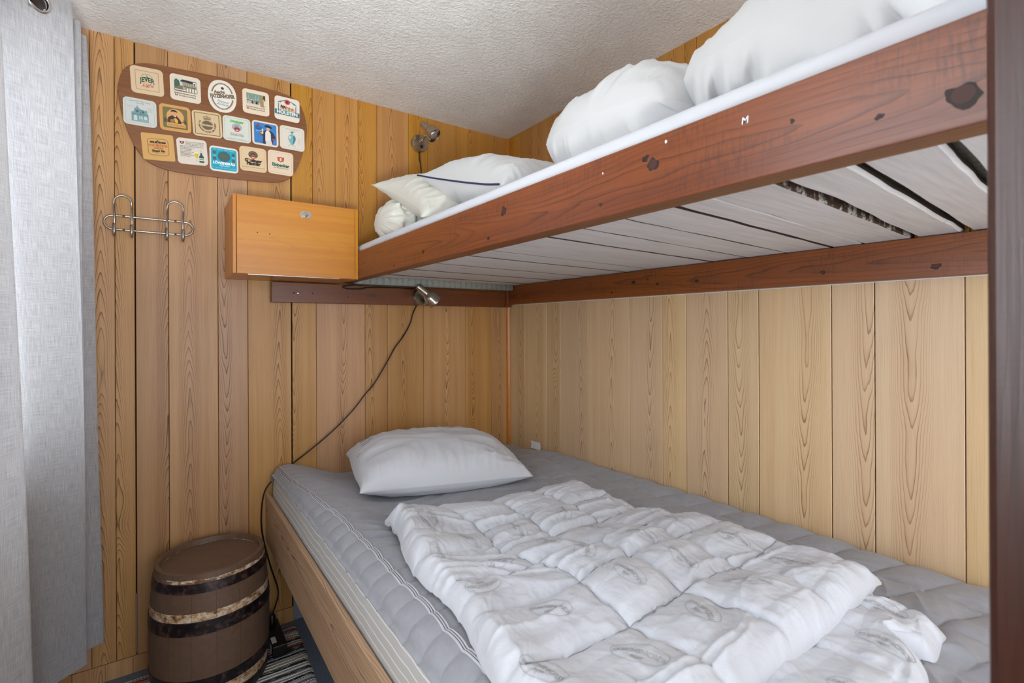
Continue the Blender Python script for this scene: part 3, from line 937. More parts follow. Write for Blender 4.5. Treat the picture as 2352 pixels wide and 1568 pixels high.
def topper():
    r = .035
    xs = np.concatenate([np.linspace(-1.155, -1.085, 22), np.linspace(-1.085, -.30, 190)[1:], np.linspace(-.30, -.006, 90)[1:]])
    ys = np.linspace(-2.07, -.012, 820)
    X, Y = np.meshgrid(xs, ys, indexing='ij')
    Z = topper_z(X, Y)
    # edges
    x0, x1, y1, y0 = -1.155, -.006, -.012, -2.07
    def ed(d, r): return 1 - np.sqrt(np.clip(1 - (1 - np.clip(d / r, 0, 1)) ** 2, 0, 1))
    Z = Z - .031 * ed(X - x0, .055) - .02 * ed(x1 - X, .03) - .035 * ed(y1 - Y, .03)
    # quilting: channels across, wrinkled; lattice of pads near the right wall
    rt = sstep(-.42, -.36, X)
    # left zone: cross channels every ~ .043 m
    cyc = .066
    ph = (Y + .010 * np.sin(X * 9) + .006 * (vn(X * 10, Y * 4, 5) - .5)) / cyc
    ch = np.abs(np.sin(math.pi * ph)) ** .5
    amp = .0035 + .0035 * sstep(-.2, -1.2, Y) * 1.0
    left = (np.abs(np.sin(math.pi * ph)) ** .3) * (.0044 + .0052 * sstep(.15, 1.1, -Y))
    # soft broken creases along x
    cr = ridge(X * 4 + Y * 3, Y * 26 + 3.0 * vn(X * 5, Y * 6, 9), 12, 1.8) * (.0030 + .0065 * sstep(.1, .9, -Y)) * sstep(-1.10, -1.03, X)
    left = left * (.35 + .65 * (1 - sstep(-1.08, -.95, X))) + cr
    # right zone pads .16 x .075
    px = np.abs(np.sin(math.pi * (X + .02 * np.sin(Y * 6)) / .135)); py = np.abs(np.sin(math.pi * (Y + .35 * (X + .2)) / .105))
    pads = (np.minimum(px, 1) ** .3) * (py ** .3) * .018
    pc = ridge(X * 22, Y * 9, 15, 2.5) * .0022
    right = pads + pc
    near = sstep(-.45, -.75, Y)
    Z = Z + left * (1 - rt) + right * rt * (.35 + .65 * sstep(.15, .7, -Y))
    # gathered creases near the near right end
    Z = Z + ridge(X * 6 + Y * 8, Y * 16 - X * 16, 18, 2.5) * .006 * sstep(-1.55, -1.8, Y) * (1 - sstep(-.16, -.1, X))
    P = np.stack([X, Y, Z], -1)
    c = np.array([-.6, -1.04, .6])
    mb = MB(); uv = np.stack([X, Y], -1)
    mb.grid(P - c, uv, 0)
    n_, m_ = X.shape
    # quilted rounded left side
    L = P[0]
    yy = L[:, 1]
    rows = [L]
    bul = np.abs(np.sin(math.pi * (yy + .012) / .066)) ** .3
    for (dx, dz, bb) in ((-.004, -.006, .2), (-.007, -.014, .5), (-.008, -.022, .7), (-.0075, -.030, .8), (-.005, -.038, .6), (-.001, -.045, .2)):
        Q = L.copy(); Q[:, 0] += dx * .9 - .004 * bb * bul; Q[:, 2] = L[:, 2] + dz * .35
        Q[:, 2] = np.where(True, L[:, 2] + dz * .17, 0)
        rows.append(Q)
    mb.grid(np.array(rows) - c, None, 0, flip=True)
    zb = .6235
    Zb = np.full_like(X, .5735); Zb = np.where(X < -1.11, .6245, Zb)
    Zb = np.minimum(Zb, Z - .003)
    mb.grid(np.stack([X, Y, Zb], -1)[::4, ::6] - c, None, 0, flip=True)
    for rg in ([(i, 0) for i in range(n_)], [(i, m_ - 1) for i in range(n_)], [(n_ - 1, j) for j in range(m_)]):
        Q = np.array([[P[i, j] for i, j in rg], [(X[i, j], Y[i, j], Zb[i, j]) for i, j in rg]])
        mb.grid(Q - c, None, 0)
    o = mb.build('mattress_topper', [MAT['topper']], None, smooth=True, label='grey quilted mattress topper with zip lying on the striped mattress of the lower bed', cat='mattress topper')
    o.location = c
    # zip along the left edge
    def surf(x, y):
        i = np.clip(np.searchsorted(xs, x), 1, len(xs) - 1); j = np.clip(np.searchsorted(ys, y), 1, len(ys) - 1)
        fx = (x - xs[i - 1]) / (xs[i] - xs[i - 1]); fy = (y - ys[j - 1]) / (ys[j] - ys[j - 1])
        return (Z[i - 1, j - 1] * (1 - fx) * (1 - fy) + Z[i, j - 1] * fx * (1 - fy) + Z[i - 1, j] * (1 - fx) * fy + Z[i, j] * fx * fy)
    yz = np.linspace(-2.0, -.03, 320)
    xz = -1.140 + .036 * sstep(.15, .95, -yz) + .0018 * np.sin(yz * 23) * sstep(.2, .6, -yz) + .0007 * np.sin(yz * 61 + 1)
    for off, w, m in ((-.0052, .0024, 'zip'), (0.0052, .0024, 'zip'), (-.0026, .0010, 'zip_dark'), (.0026, .0010, 'zip_dark'), (0, .0018, 'zip')):
        pts = [(x + off, y, float(surf(x + off, y)) + .0012) for x, y in zip(xz, yz)]
        mbz = MB(); mbz.tube([tuple(np.array(p) - c) for p in pts], w, 6)
        zo = mbz.build('zip' if m == 'zip' else 'zip_seam', [MAT[m]], None, smooth=True)
        zo.parent = o
    # care tag by the corner
    mbt = MB()
    tp = [(-.012, -.206, .0), (-.008, -.206, .010), (-.006, -.203, .022), (-.006, -.198, .034)]
    bx = np.array([[(x_, y_, z_ + .592) for (x_, y_, z_) in tp], [(x_, y_ - .075, z_ + .594) for (x_, y_, z_) in tp]])
    mbt.grid(bx - c, None, 0); mbt.grid(bx - c - np.array([.0006, 0, 0]), None, 0, flip=True)
    to = mbt.build('care_tag', [MAT['label']], None, smooth=True, label='white care tag'); to.parent = o
    return o, surf


top_o, top_surf = topper()


def ts(x, y):
    sh = np.shape(x)
    xx = np.clip(np.ravel(x), -1.15, -.008); yy = np.clip(np.ravel(y), -2.06, -.014)
    return top_surf(xx, yy).reshape(sh)


# pillow of the lower bed
pl, Ptl, Pbl, Ul, Vl = pillow('pillow', MAT['pillow'], (-.645, -.405, .658), (0, 2, -12), .31, .265, .125, 61,
       'pale grey-white pillow lying near the wall on the lower bed', wr=.007, pw=.5, flat=.5, ears=.016, support=ts, k=.02, folds=(.010, 9, 4, 70), soft=.22)


def on_pillow(P, u, v, off=.0012):
    n_, m_ = P.shape[:2]
    a = np.clip(u, 0, .999) * (n_ - 1); b = np.clip(v, 0, .999) * (m_ - 1); i, j = int(a), int(b); fa, fb = a - i, b - j
    q = P[i, j] * (1 - fa) * (1 - fb) + P[i + 1, j] * fa * (1 - fb) + P[i, j + 1] * (1 - fa) * fb + P[i + 1, j + 1] * fa * fb
    return tuple(q - np.array(pl.location) + np.array([0, 0, off]))


ink_ = MB()
def bar(u0, u1, v0, v1):
    ink_.grid(np.array([[on_pillow(Ptl, u0 + (u1 - u0) * k_ / 4, v) for k_ in range(5)] for v in (v0, v1)]), None, 0)
for k_, (w_, h_) in enumerate(((.07, .006), (.07, .014), (.10, .004), (.09, .004), (.08, .004), (.085, .004), (.06, .004))):
    bar(.10, .10 + w_, .74 - k_ * .022, .74 - k_ * .022 + h_)
bar(.045, .075, .50, .508)
pp = ink_.build('care_print', [MAT['print_dark']], None); pp.parent = pl; pp['kind'] = 'stuff'; pp['label'] = 'small dark care print by the left corner'


# ------------------------------------------------------------------ text and prints
def text_polys(txt, size=1., align='CENTER', shear=0., bold=0., space=1.):
    c = bpy.data.curves.new('t', 'FONT'); c.body = txt; c.size = size; c.align_x = align; c.align_y = 'CENTER'
    c.shear = shear; c.offset = bold; c.space_character = space; c.resolution_u = 3
    o = bpy.data.objects.new('t', c); C.objects.link(o)
    bpy.context.view_layer.update()
    me = bpy.data.meshes.new_from_object(o.evaluated_get(bpy.context.evaluated_depsgraph_get()))
    V_ = [(v.co.x, v.co.y) for v in me.vertices]; F_ = [tuple(p.vertices) for p in me.polygons]
    bpy.data.objects.remove(o); bpy.data.curves.remove(c); bpy.data.meshes.remove(me)
    return V_, F_


def add_flat(mb, V_, F_, fn, mi=0):
    n = len(mb.v)
    mb.v += [tuple(fn(a, b)) for a, b in V_]
    for f_ in F_: mb.face([n + i for i in f_], None, 0, mi)


def ring_polys(rx, ry, w, seg=40, a0=0, a1=2 * math.pi):
    V_, F_ = [], []
    for i in range(seg + 1):
        a = a0 + (a1 - a0) * i / seg
        V_ += [((rx) * math.cos(a), (ry) * math.sin(a)), ((rx - w) * math.cos(a), (ry - w) * math.sin(a))]
    for i in range(seg): F_.append((2 * i, 2 * i + 1, 2 * i + 3, 2 * i + 2))
    return V_, F_


Vm, Fm = text_polys('M', .0125, bold=.0002, shear=.1)
mm = MB(); add_flat(mm, Vm, Fm, lambda a, b: (RX - .0004, -1.8167 - a, 1.4669 + b))
mm.build('painted_mark', [MAT['label']], bunk, label='small white letter M mark')

# ------------------------------------------------------------------ duvet on the lower bed
LX = np.array([-1.06, -.84, -.69, -.525, -.365])         # seams along the bed
LY = np.array([-.90, -1.06, -1.20, -1.32, -1.44, -1.59, -1.76])


def duvet():
    def cellco(v, L):
        i = np.clip(np.searchsorted(L, v) - 1, 0, len(L) - 2)
        return i, (v - L[i]) / (L[i + 1] - L[i])

    def layer(x, y, xs_, ys_, edge, seed, puff, base, zf):
        """ys_ ascending"""
        sx = x + .012 * (fbm(x * 6, y * 6, seed + 30) - .5) * 2
        sy = y + .018 * (fbm(x * 6 + 9, y * 6, seed + 31) - .5) * 2 + .04 * (x + .7) * 0
        i, a = cellco(sx, xs_); j, b = cellco(sy, ys_)
        a = np.clip(a, 0, 1); b = np.clip(b, 0, 1)
        cell = (4 * a * (1 - a)).clip(0) ** .34 * (4 * b * (1 - b)).clip(0) ** .34
        rnd_ = _h(i.astype(float), j.astype(float), seed)
        d = np.minimum(np.minimum(x - edge[0], edge[1] - x), np.minimum(y - edge[2], edge[3] - y))
        ex = lambda q, r: np.sqrt(np.clip(1 - (1 - np.clip(q / r, 0, 1)) ** 2, 0, 1))
        e = ex(x - edge[0], .038) * ex(edge[1] - x, .038) * ex(y - edge[2], .045) * ex(edge[3] - y, .038)
        # wrinkles gathered by the seams
        nearx = 1 - (4 * a * (1 - a)).clip(0); neary = 1 - (4 * b * (1 - b)).clip(0)
        w = ridge(x * 40, y * 12, seed + 1, 1.8) * neary ** 1.0 * .003 + ridge(x * 12, y * 40, seed + 2, 1.8) * nearx ** 1.0 * .003
        w2 = ridge(x * 20 + y * 14, y * 20 - x * 14, seed + 3, 2.4) * .0022 + ridge(x * 58 + y * 20, y * 48, seed + 6, 2.2) * .0013
        w3 = (fbm(x * 45, y * 45, seed + 4, 3) - .5) * .0025
        h = base + puff * cell * (.75 + .5 * rnd_) + w + w2 + w3
        return zf + h * e

    c = np.array([-.7, -1.34, .61])
    mb = MB()
    res = {}
    # lower fold, peeps out at the near end and on the right
    ROT = .0
    for nm, ed, base, puff, seed in (('low', (-1.03, -.345, -1.885, -1.2), .034, .014, 5), ('top', (-1.065, -.345, -1.775, -.865), .026, .031, 2)):
        xs = ed[0] + (ed[1] - ed[0]) * (.5 - .5 * np.cos(np.linspace(0, math.pi, 230)) * 1) * .35 + (ed[1] - ed[0]) * np.linspace(0, 1, 230) * .65
        ys = ed[2] + (ed[3] - ed[2]) * (.5 - .5 * np.cos(np.linspace(0, math.pi, 270))) * .35 + (ed[3] - ed[2]) * np.linspace(0, 1, 270) * .65
        Xp, Yp = np.meshgrid(xs, ys, indexing='ij')
        gx = LX if nm == 'top' else np.array([-1.03, -.80, -.60, -.36]); gy = LY[::-1] if nm == 'top' else np.array([-1.875, -1.55, -1.2])
        if nm == 'top': gy = np.array([-1.785, -1.59, -1.44, -1.32, -1.20, -1.06, -.865])
        zf = ts(Xp, Yp) - .001
        if nm == 'top':
            lift = .034 * sstep(-1.0, -.82, Xp) * np.clip(sstep(-1.86, -1.76, Yp), 0, 1) * sstep(-1.15, -1.45, Yp)
            zf = zf + .012 + lift
        Z = layer(Xp, Yp, gx, gy, ed, seed, puff, base, zf if nm == 'low' else ts(Xp, Yp))
        if nm == 'top':
            d = np.clip((Yp - ed[2]) / .05, 0, 1)
            Z = Z + (.012 + lift)
        # outline wobble / warping of corners
        def warp(Xq, Yq, nm=nm):
            if nm == 'top':
                t = sstep(-1.1, -.87, Yq)
                X2 = Xq + .030 * sstep(-1.0, -1.75, Yq) * sstep(-.6, -.35, Xq) + .010 * np.sin(Yq * 17)
                X2 = X2 - .055 * sstep(-1.05, -1.75, Yq) * (1 - sstep(-1.06, -.70, Xq))
                X2 = X2 + (.055 * (1 - sstep(-1.06, -.9, Xq))) * t
                Y2 = Yq + .085 * np.exp(-((Xq + .88) / .09) ** 2) * t - .02 * t * sstep(-.6, -.4, Xq)
            else:
                X2 = Xq + .0 + .012 * np.sin(Yq * 23); Y2 = Yq - .03 * np.exp(-((Xq + .62) / .16) ** 2) * sstep(-1.7, -1.875, Yq) + .04 * np.exp(-((Xq + .47) / .02) ** 2) * sstep(-1.8, -1.875, Yq)
            return X2, Y2
        X2, Y2 = warp(Xp, Yp)
        P = np.stack([X2, Y2, Z], -1)
        mb.grid(P - c, np.stack([Xp, Yp], -1), 0)
        Pb = P.copy(); Pb[..., 2] = np.minimum(ts(X2, Y2) + .0015, Z)
        if nm == 'top': Pb[..., 2] = np.minimum(Z - .0005, Pb[..., 2] + .012 + lift)
        mb.grid(Pb[::6, ::6] - c, None, 0, flip=True)
        n_, m_ = Xp.shape
        for rg, fl_ in (([(i, 0) for i in range(n_)], 1), ([(i, m_ - 1) for i in range(n_)], 0), ([(0, j) for j in range(m_)], 0), ([(n_ - 1, j) for j in range(m_)], 1)):
            Q = np.array([[P[i, j] for i, j in rg], [Pb[i, j] for i, j in rg]])
            mb.grid(Q - c, None, 0, flip=bool(fl_))
        res[nm] = (xs, ys, X2, Y2, Z)
    o = mb.build('duvet', [MAT['duvet']], None, smooth=True, label='white quilted duvet with grey oval prints, folded in two on the lower bed', cat='duvet')
    o.location = c

    def s3(nm, x, y):
        xs, ys, X2, Y2, Z = res[nm]
        i = int(np.clip(np.searchsorted(xs, x), 1, len(xs) - 1)); j = int(np.clip(np.searchsorted(ys, y), 1, len(ys) - 1))
        fx = (x - xs[i - 1]) / (xs[i] - xs[i - 1]); fy = (y - ys[j - 1]) / (ys[j] - ys[j - 1])
        q = lambda A: A[i - 1, j - 1] * (1 - fx) * (1 - fy) + A[i, j - 1] * fx * (1 - fy) + A[i - 1, j] * (1 - fx) * fy + A[i, j] * fx * fy
        return (q(X2) - c[0], q(Y2) - c[1], q(Z) - c[2] + .0011)

    V_, F_ = text_polys('KRONBORG', .0130, bold=.0003)
    crown = [(-.008, 0), (-.008, .005), (-.0055, .0035), (-.0045, .009), (-.003, .0035), (-.0015, .004), (0, .012), (.0015, .004), (.003, .0035), (.0045, .009), (.0055, .0035), (.008, .005), (.008, 0)]
    marks = [('top', -.985, -1.015, 100), ('top', -.935, -1.00, 60), ('top', -1.005, -1.20, 80), ('top', -.905, -1.135, 110), ('top', -.76, -1.26, 75), ('top', -1.0, -1.36, 10),
             ('top', -.90, -1.27, 200), ('top', -.77, -1.38, 60), ('top', -.60, -1.25, 110), ('top', -.93, -1.50, 130), ('top', -.77, -1.52, 90), ('top', -.61, -1.40, 100), ('top', -.90, -1.67, 110),
             ('top', -.62, -1.53, 80), ('top', -.46, -1.36, 70), ('top', -.75, -1.66, 60), ('top', -.45, -1.53, 100), ('top', -.61, -1.66, 120), ('top', -.60, -1.13, 60), ('top', -.46, -1.66, 90), ('top', -.76, -1.13, 90), ('top', -1.02, -1.62, 100),
             ('low', -.52, -1.83, 75), ('low', -.40, -1.80, 80), ('low', -.70, -1.845, 60)]
    for nm, x, y, ang in marks:
        pm = MB()
        a = math.radians(ang)
        fn = lambda p, q_: s3(nm, x + p * math.cos(a) - q_ * math.sin(a), y + p * math.sin(a) + q_ * math.cos(a))
        rv, rf = ring_polys(.040, .0225, .0011, 44)
        add_flat(pm, rv, rf, fn)
        # wording bent along the lower arc of the oval
        bent = [(xx, yy - .004 + 7.5 * xx * xx * .9 * .9) for xx, yy in V_]
        add_flat(pm, bent, F_, fn)
        add_flat(pm, [(xx, yy + .006) for xx, yy in crown], [tuple(range(len(crown)))], fn)
        po = pm.build('oval_print', [MAT['print_grey']], None); po.parent = o
    # stitched seams between the down cells, greyed to deepen the crease shade
    sm = MB()
    e_in = .03
    def seam_pts(fx_, n=90):
        return [s3('top', *fx_(q)) for q in np.linspace(0, 1, n)]
    for Lx in LX[1:-1]:
        sm.tube(seam_pts(lambda q: (Lx - .024 * (float(fbm(Lx * 6, (-1.74 + .84 * q) * 6, 32)) - .5), -1.74 + .84 * q)), .0008, 5)
    for Ly in (-1.59, -1.44, -1.32, -1.20, -1.06):
        sm.tube(seam_pts(lambda q: (-1.035 + .66 * q, Ly - .036 * (float(fbm((-1.035 + .66 * q) * 6 + 9, Ly * 6, 33)) - .5))), .0008, 5)
    so = sm.build('stitching', [MAT['seam']], None, smooth=True); so.parent = o; so['kind'] = 'stuff'
    # little hanging loops along the right edge
    for (x, y) in ((-.352, -1.2), (-.345, -1.47), (-.338, -1.74)):
        q = s3('top', x, y)
        lb_ = MB(); lb_.tube([(q[0], q[1] + .018, q[2] - .004), (q[0] + .012, q[1] + .014, q[2]), (q[0] + .015, q[1] - .006, q[2]), (q[0] + .002, q[1] - .016, q[2] - .004)], .0022, 6)
        l = lb_.build('corner_loop', [MAT['label']], None, smooth=True); l.parent = o


duvet()

# ================================================================== CABINET
cab = empty('wall_cabinet', (-1.105, -.13, 1.384), 'small orange varnished wall cabinet with a lock, above the dark ledger', 'cabinet')
cx0, cx1, cz0, cz1, cyf = -1.318, -.8925, 1.384, 1.654, -.262
t_ = .011
mb = MB()
mb.box(cx0, cx0 + t_, cyf, -.001, cz0, cz1, 'z', pid=.1)
mb.box(cx1 - t_, cx1, cyf, -.001, cz0, cz1, 'z', pid=.15)
mb.box(cx0 + t_, cx1 - t_, cyf + .012, -.001, cz0, cz0 + t_, 'x', pid=.2)
mb.box(cx0 + t_, cx1 - t_, cyf + .012, -.001, cz1 - t_, cz1, 'x', pid=.25)
mb.box(cx0 + t_, cx1 - t_, -.008, -.001, cz0 + t_, cz1 - t_, 'x', pid=.3)
mb.build('body', [MAT['cabinet']], cab, bevel=.0012)
mb = MB()
mb.box(cx0 + t_ + .0012, cx1 - t_ - .0012, cyf + .0002, cyf + .0112, cz0 + .0008, cz1 - .0004, 'x', pid=.35)
dr = mb.build('door', [MAT['cabinet']], cab, bevel=.0008)
ROTY = Matrix.Rotation(math.radians(90), 4, 'X')
for (x, z) in ((-1.2425, 1.529), (-1.204, 1.5275)):
    mb = MB()
    mb.lathe([(.0022, 0), (.0020, .0004)], Matrix.Translation((x, cyf, z)) @ ROTY, 12)
    h_ = mb.build('screw_hole', [MAT['black']], None); h_.parent = dr
dr.matrix_parent_inverse = Matrix.Translation(-cab.location)
# lock
mb = MB()
lx, lz = -1.084, 1.6105
oc = [(-.0195, -.006), (-.0195, .006), (-.012, .0125), (.012, .0125), (.0195, .006), (.0195, -.006), (.012, -.0125), (-.012, -.0125)]
mb.prism(oc, 0, .0016, Matrix.Translation((lx, cyf, lz)) @ ROTY)
es = mb.build('lock_plate', [MAT['steel']], None, bevel=.0005); es.parent = dr; es['label'] = 'eight-sided steel lock plate'
mb = MB()
mb.lathe([(.0085, 0), (.0085, .0035), (.007, .005), (.0001, .005)], Matrix.Translation((lx, cyf - .0016, lz)) @ ROTY, 24)
mb.box(lx - .0014, lx + .0014, cyf - .020, cyf - .0066, lz - .004, lz + .004)
mb.tube([(lx, cyf - .018, lz), (lx, cyf - .021, lz - .008), (lx + .001, cyf - .021, lz - .018)], .0016, 8)
ky = mb.build('key', [MAT['steel']], None, autos=40); ky.parent = dr
mb = MB()
for i in range(8):
    mb.box(-1.272 + i * .0385, -1.272 + (i + 1) * .0385 - .0008, cyf + .0015, cyf + .0055, cz0 - .0022, cz0 + .0004)
mb.build('hinge', [MAT['steel']], cab)

# ================================================================== COASTER BOARD
OUT = [(-1.627, 2.071), (-1.617, 2.095), (-1.6, 2.112), (-1.57, 2.126), (-1.541, 2.133), (-1.479, 2.137), (-1.401, 2.142), (-1.319, 2.146), (-1.233, 2.148), (-1.142, 2.146), (-1.095, 2.141), (-1.069, 2.134), (-1.047, 2.115), (-1.029, 2.071), (-1.02, 2.015), (-1.031, 1.944), (-1.051, 1.873), (-1.071, 1.828), (-1.093, 1.799), (-1.128, 1.782), (-1.175, 1.775), (-1.264, 1.770), (-1.348, 1.766), (-1.429, 1.763), (-1.48, 1.764), (-1.518, 1.77), (-1.547, 1.781), (-1.566, 1.797), (-1.585, 1.823), (-1.601, 1.858), (-1.615, 1.899), (-1.626, 1.949), (-1.633, 1.997), (-1.634, 2.035)]


def smooth_loop(pts, it=2):
    for _ in range(it):
        q = []
        for i in range(len(pts)):
            a, b = pts[i], pts[(i + 1) % len(pts)]
            q += [(a[0] * .75 + b[0] * .25, a[1] * .75 + b[1] * .25), (a[0] * .25 + b[0] * .75, a[1] * .25 + b[1] * .75)]
        pts = q
    return pts


XZ = Matrix(((1, 0, 0, 0), (0, 0, -1, 0), (0, 1, 0, 0), (0, 0, 0, 1)))   # local (a,b,d) -> (a, -d, b)
bc = Vector((-1.33, 0, 1.96))
mb = MB()
o2 = [(a - bc.x, b - bc.z) for a, b in smooth_loop(OUT)][::-1]
o2 = o2[::-1]
area_ = sum(o2[i][0] * o2[(i + 1) % len(o2)][1] - o2[(i + 1) % len(o2)][0] * o2[i][1] for i in range(len(o2)))
if area_ < 0: o2 = o2[::-1]
mb.prism(o2, .001, .0115, XZ)
bo = mb.build('display_board', [MAT['board']], None, bevel=.001, label='rounded brown plywood board on the back wall covered with beer coasters', cat='display board')
bo.location = bc


def rrect(w, h, r, n=7):
    p = []
    for (cx, cy, a0) in ((w / 2 - r, h / 2 - r, 0), (-w / 2 + r, h / 2 - r, 90), (-w / 2 + r, -h / 2 + r, 180), (w / 2 - r, -h / 2 + r, 270)):
        for i in range(n):
            a = math.radians(a0 + 90 * i / (n - 1)); p.append((cx + r * math.cos(a), cy + r * math.sin(a)))
    return p


_mc = {}


def ink(rgb):
    if rgb not in _mc: _mc[rgb] = plain('ink_%d_%d_%d' % rgb, rgb, .6)
    return _mc[rgb]


class Coaster:
    def __init__(s, x, z, rot, rgb, label, w=.0935, h=.0935, r=.013, outline=None):
        s.M = Matrix.Translation((0, 0, 0)) @ XZ @ Matrix.Rotation(math.radians(rot), 4, 'Z')
        mb = MB()
        mb.prism(outline or rrect(w, h, r), .0, .0014, s.M)
        s.o = mb.build('coaster', [plain('coaster_card', rgb, .7)], None, label=label, cat='coaster', group='beer coasters on the display board')
        s.o.location = (x, -.0116, z)
        s.mb = MB(); s.mats = []; s.lay = 0

    def mi(s, rgb):
        m = ink(rgb)
        if m not in s.mats: s.mats.append(m)
        return s.mats.index(m)

    def add(s, V_, F_, rgb, dx=0, dy=0, sc=1., rot=0, lift=None):
        s.lay += 1
        d = .0014 + .00007 * s.lay
        a = math.radians(rot); k = s.mi(rgb)
        add_flat(s.mb, V_, F_, lambda p, q: s.M @ Vector((dx + sc * (p * math.cos(a) - q * math.sin(a)), dy + sc * (p * math.sin(a) + q * math.cos(a)), d)), k)
        return s

    def rect(s, w, h, rgb, dx=0, dy=0, r=.002, rot=0):
        p = rrect(w, h, max(min(r, w / 2.01, h / 2.01), .00005), 5); return s.add(p, [tuple(range(len(p)))], rgb, dx, dy, rot=rot)

    def frame(s, w, h, t, rgb, dx=0, dy=0, r=.008):
        a = rrect(w, h, r, 6); b = rrect(w - 2 * t, h - 2 * t, max(r - t, .0005), 6)
        n = len(a); return s.add(a + b, [(i, (i + 1) % n, n + (i + 1) % n, n + i) for i in range(n)], rgb, dx, dy)

    def disc(s, rx, ry, rgb, dx=0, dy=0, seg=28, a0=0, a1=2 * math.pi):
        p = [(rx * math.cos(a0 + (a1 - a0) * i / seg), ry * math.sin(a0 + (a1 - a0) * i / seg)) for i in range(seg + (0 if a1 - a0 > 6.2 else 1))]
        return s.add(p, [tuple(range(len(p)))], rgb, dx, dy)

    def ring(s, rx, ry, w, rgb, dx=0, dy=0, a0=0, a1=2 * math.pi):
        return s.add(*ring_polys(rx, ry, w, 40, a0, a1), rgb, dx, dy)

    def poly(s, pts, rgb, dx=0, dy=0, sc=1., rot=0):
        return s.add(pts, [tuple(range(len(pts)))], rgb, dx, dy, sc, rot)

    def text(s, t, size, rgb, dx=0, dy=0, shear=0., bold=0., rot=0, align='CENTER', space=1., sy=1., fn=None):
        V_, F_ = text_polys(t, size, align, shear, bold, space)
        V_ = [(a, b * sy) for a, b in V_]
        if fn: V_ = [fn(a, b) for a, b in V_]
        return s.add(V_, F_, rgb, dx, dy, rot=rot)

    def arc_text(s, t, size, R, rgb, mid=90, span=180, dx=0, dy=0, inward=False, bold=0.):
        n = len(t)
        for i, ch in enumerate(t):
            if ch == ' ': continue
            f_ = (i - (n - 1) / 2) / max(n - 1, 1)
            ang = mid - span * f_ if not inward else mid + span * f_
            a = math.radians(ang)
            V_, F_ = text_polys(ch, size, bold=bold)
            s.add(V_, F_, rgb, dx + R * math.cos(a), dy + R * math.sin(a), rot=ang - 90 if not inward else ang + 90)
            s.lay -= 1
        s.lay += 1
        return s

    def done(s):
        if not s.mats: return
        o = s.mb.build('print', s.mats, None); o.parent = s.o
        return s.o


cream = (222, 200, 166); white = (226, 220, 206); tan = (212, 164, 98); teal = (72, 128, 134)
# 1
c1 = Coaster(-1.5531, 2.0667, 3.1, (218, 192, 156), 'cream coaster with green block lettering over red script, top left of the board')
c1.frame(.067, .067, .0008, (120, 92, 66), r=.003).frame(.0635, .0635, .0004, (150, 124, 96), r=.002)
c1.ring(.0165, .016, .0010, (40, 84, 60), 0, .008, .25, math.pi - .25)
c1.poly([(-.013, 0), (-.006, .004), (-.002, .005), (0, .015), (.002, .005), (.007, .004), (.013, 0)], (110, 140, 120), 0, .0085)
c1.text('JEVER', .0178, (20, 78, 58), 0, .0035, bold=.0006, sy=1.25, fn=lambda a, b: (a * .92, b * (1 + 0 * a) * (1.0 + 120 * a * a * 0) - 10 * a * a))
c1.text('Light', .016, (190, 44, 50), .001, -.0145, shear=.35)
c1.poly([(-.02, -.001), (-.005, .0004), (.018, .001), (.018, .0016), (-.005, .0012), (-.02, 0)], (190, 44, 50), 0, -.0215)
c1.done()


def building(c, roof, wall, sky):
    c.rect(.068, .046, (206, 210, 205), 0, .0095, .0005)
    c.poly([(-.034, -.023), (-.034, .014), (-.028, .021), (-.019, .016), (-.016, .002), (-.02, -.01)], sky, 0, .0095)
    c.poly([(-.034, -.023), (-.034, -.010), (-.012, .0), (.0, -.004), (.004, -.023)], (120, 110, 92), 0, .0095)
    c.poly([(-.008, -.012), (-.010, .008), (-.016, .014), (-.010, .021), (.030, .019), (.034, .014), (.034, -.023), (.004, -.023)], wall, 0, .0095)
    c.poly([(-.016, .014), (-.010, .022), (.034, .020), (.034, .010)], roof, 0, .0095)
    c.rect(.040, .0022, (60, 50, 44), .014, .0065, .0002)
    for i in range(8): c.rect(.0012, .015, (58, 50, 46), -.004 + i * .0052, .0005 + .0095 + .003, .0002)
    for i in range(4): c.rect(.005, .011, (232, 228, 214), .006 + i * .0085, -.004, .0004)
    for i in range(5): c.rect(.0012, .016, (50, 44, 42), .0015 + i * .0085, -.004, .0002)
    c.rect(.034, .003, (236, 232, 222), -.015, -.008, .0005)
    c.rect(.010, .012, (236, 234, 226), .028, .021, .001); c.rect(.006, .005, (40, 36, 34), .028, .0195, .0005)


def einb_text(c):
    c.text('Einbecker Brauherren Pils.', .0062, (40, 34, 32), -.001, -.0205, bold=.00012)
    c.text('Einmalig aus Einbeck.', .0062, (40, 34, 32), .0055, -.0285, bold=.00012)
    c.poly([(-.0045, .003), (0, .0022), (.0045, .003), (.004, -.001), (0, -.0038), (-.004, -.001)], (120, 44, 44), -.0285, -.028)
    c.text('E', .005, (236, 226, 210), -.0285, -.0275, bold=.0002)


c2 = Coaster(-1.4408, 2.0706, 1.7, (226, 214, 192), 'coaster with a dark-roofed timbered house photo, left of the oval coaster')
building(c2, (50, 44, 48), (176, 168, 140), (64, 100, 82)); einb_text(c2); c2.done()
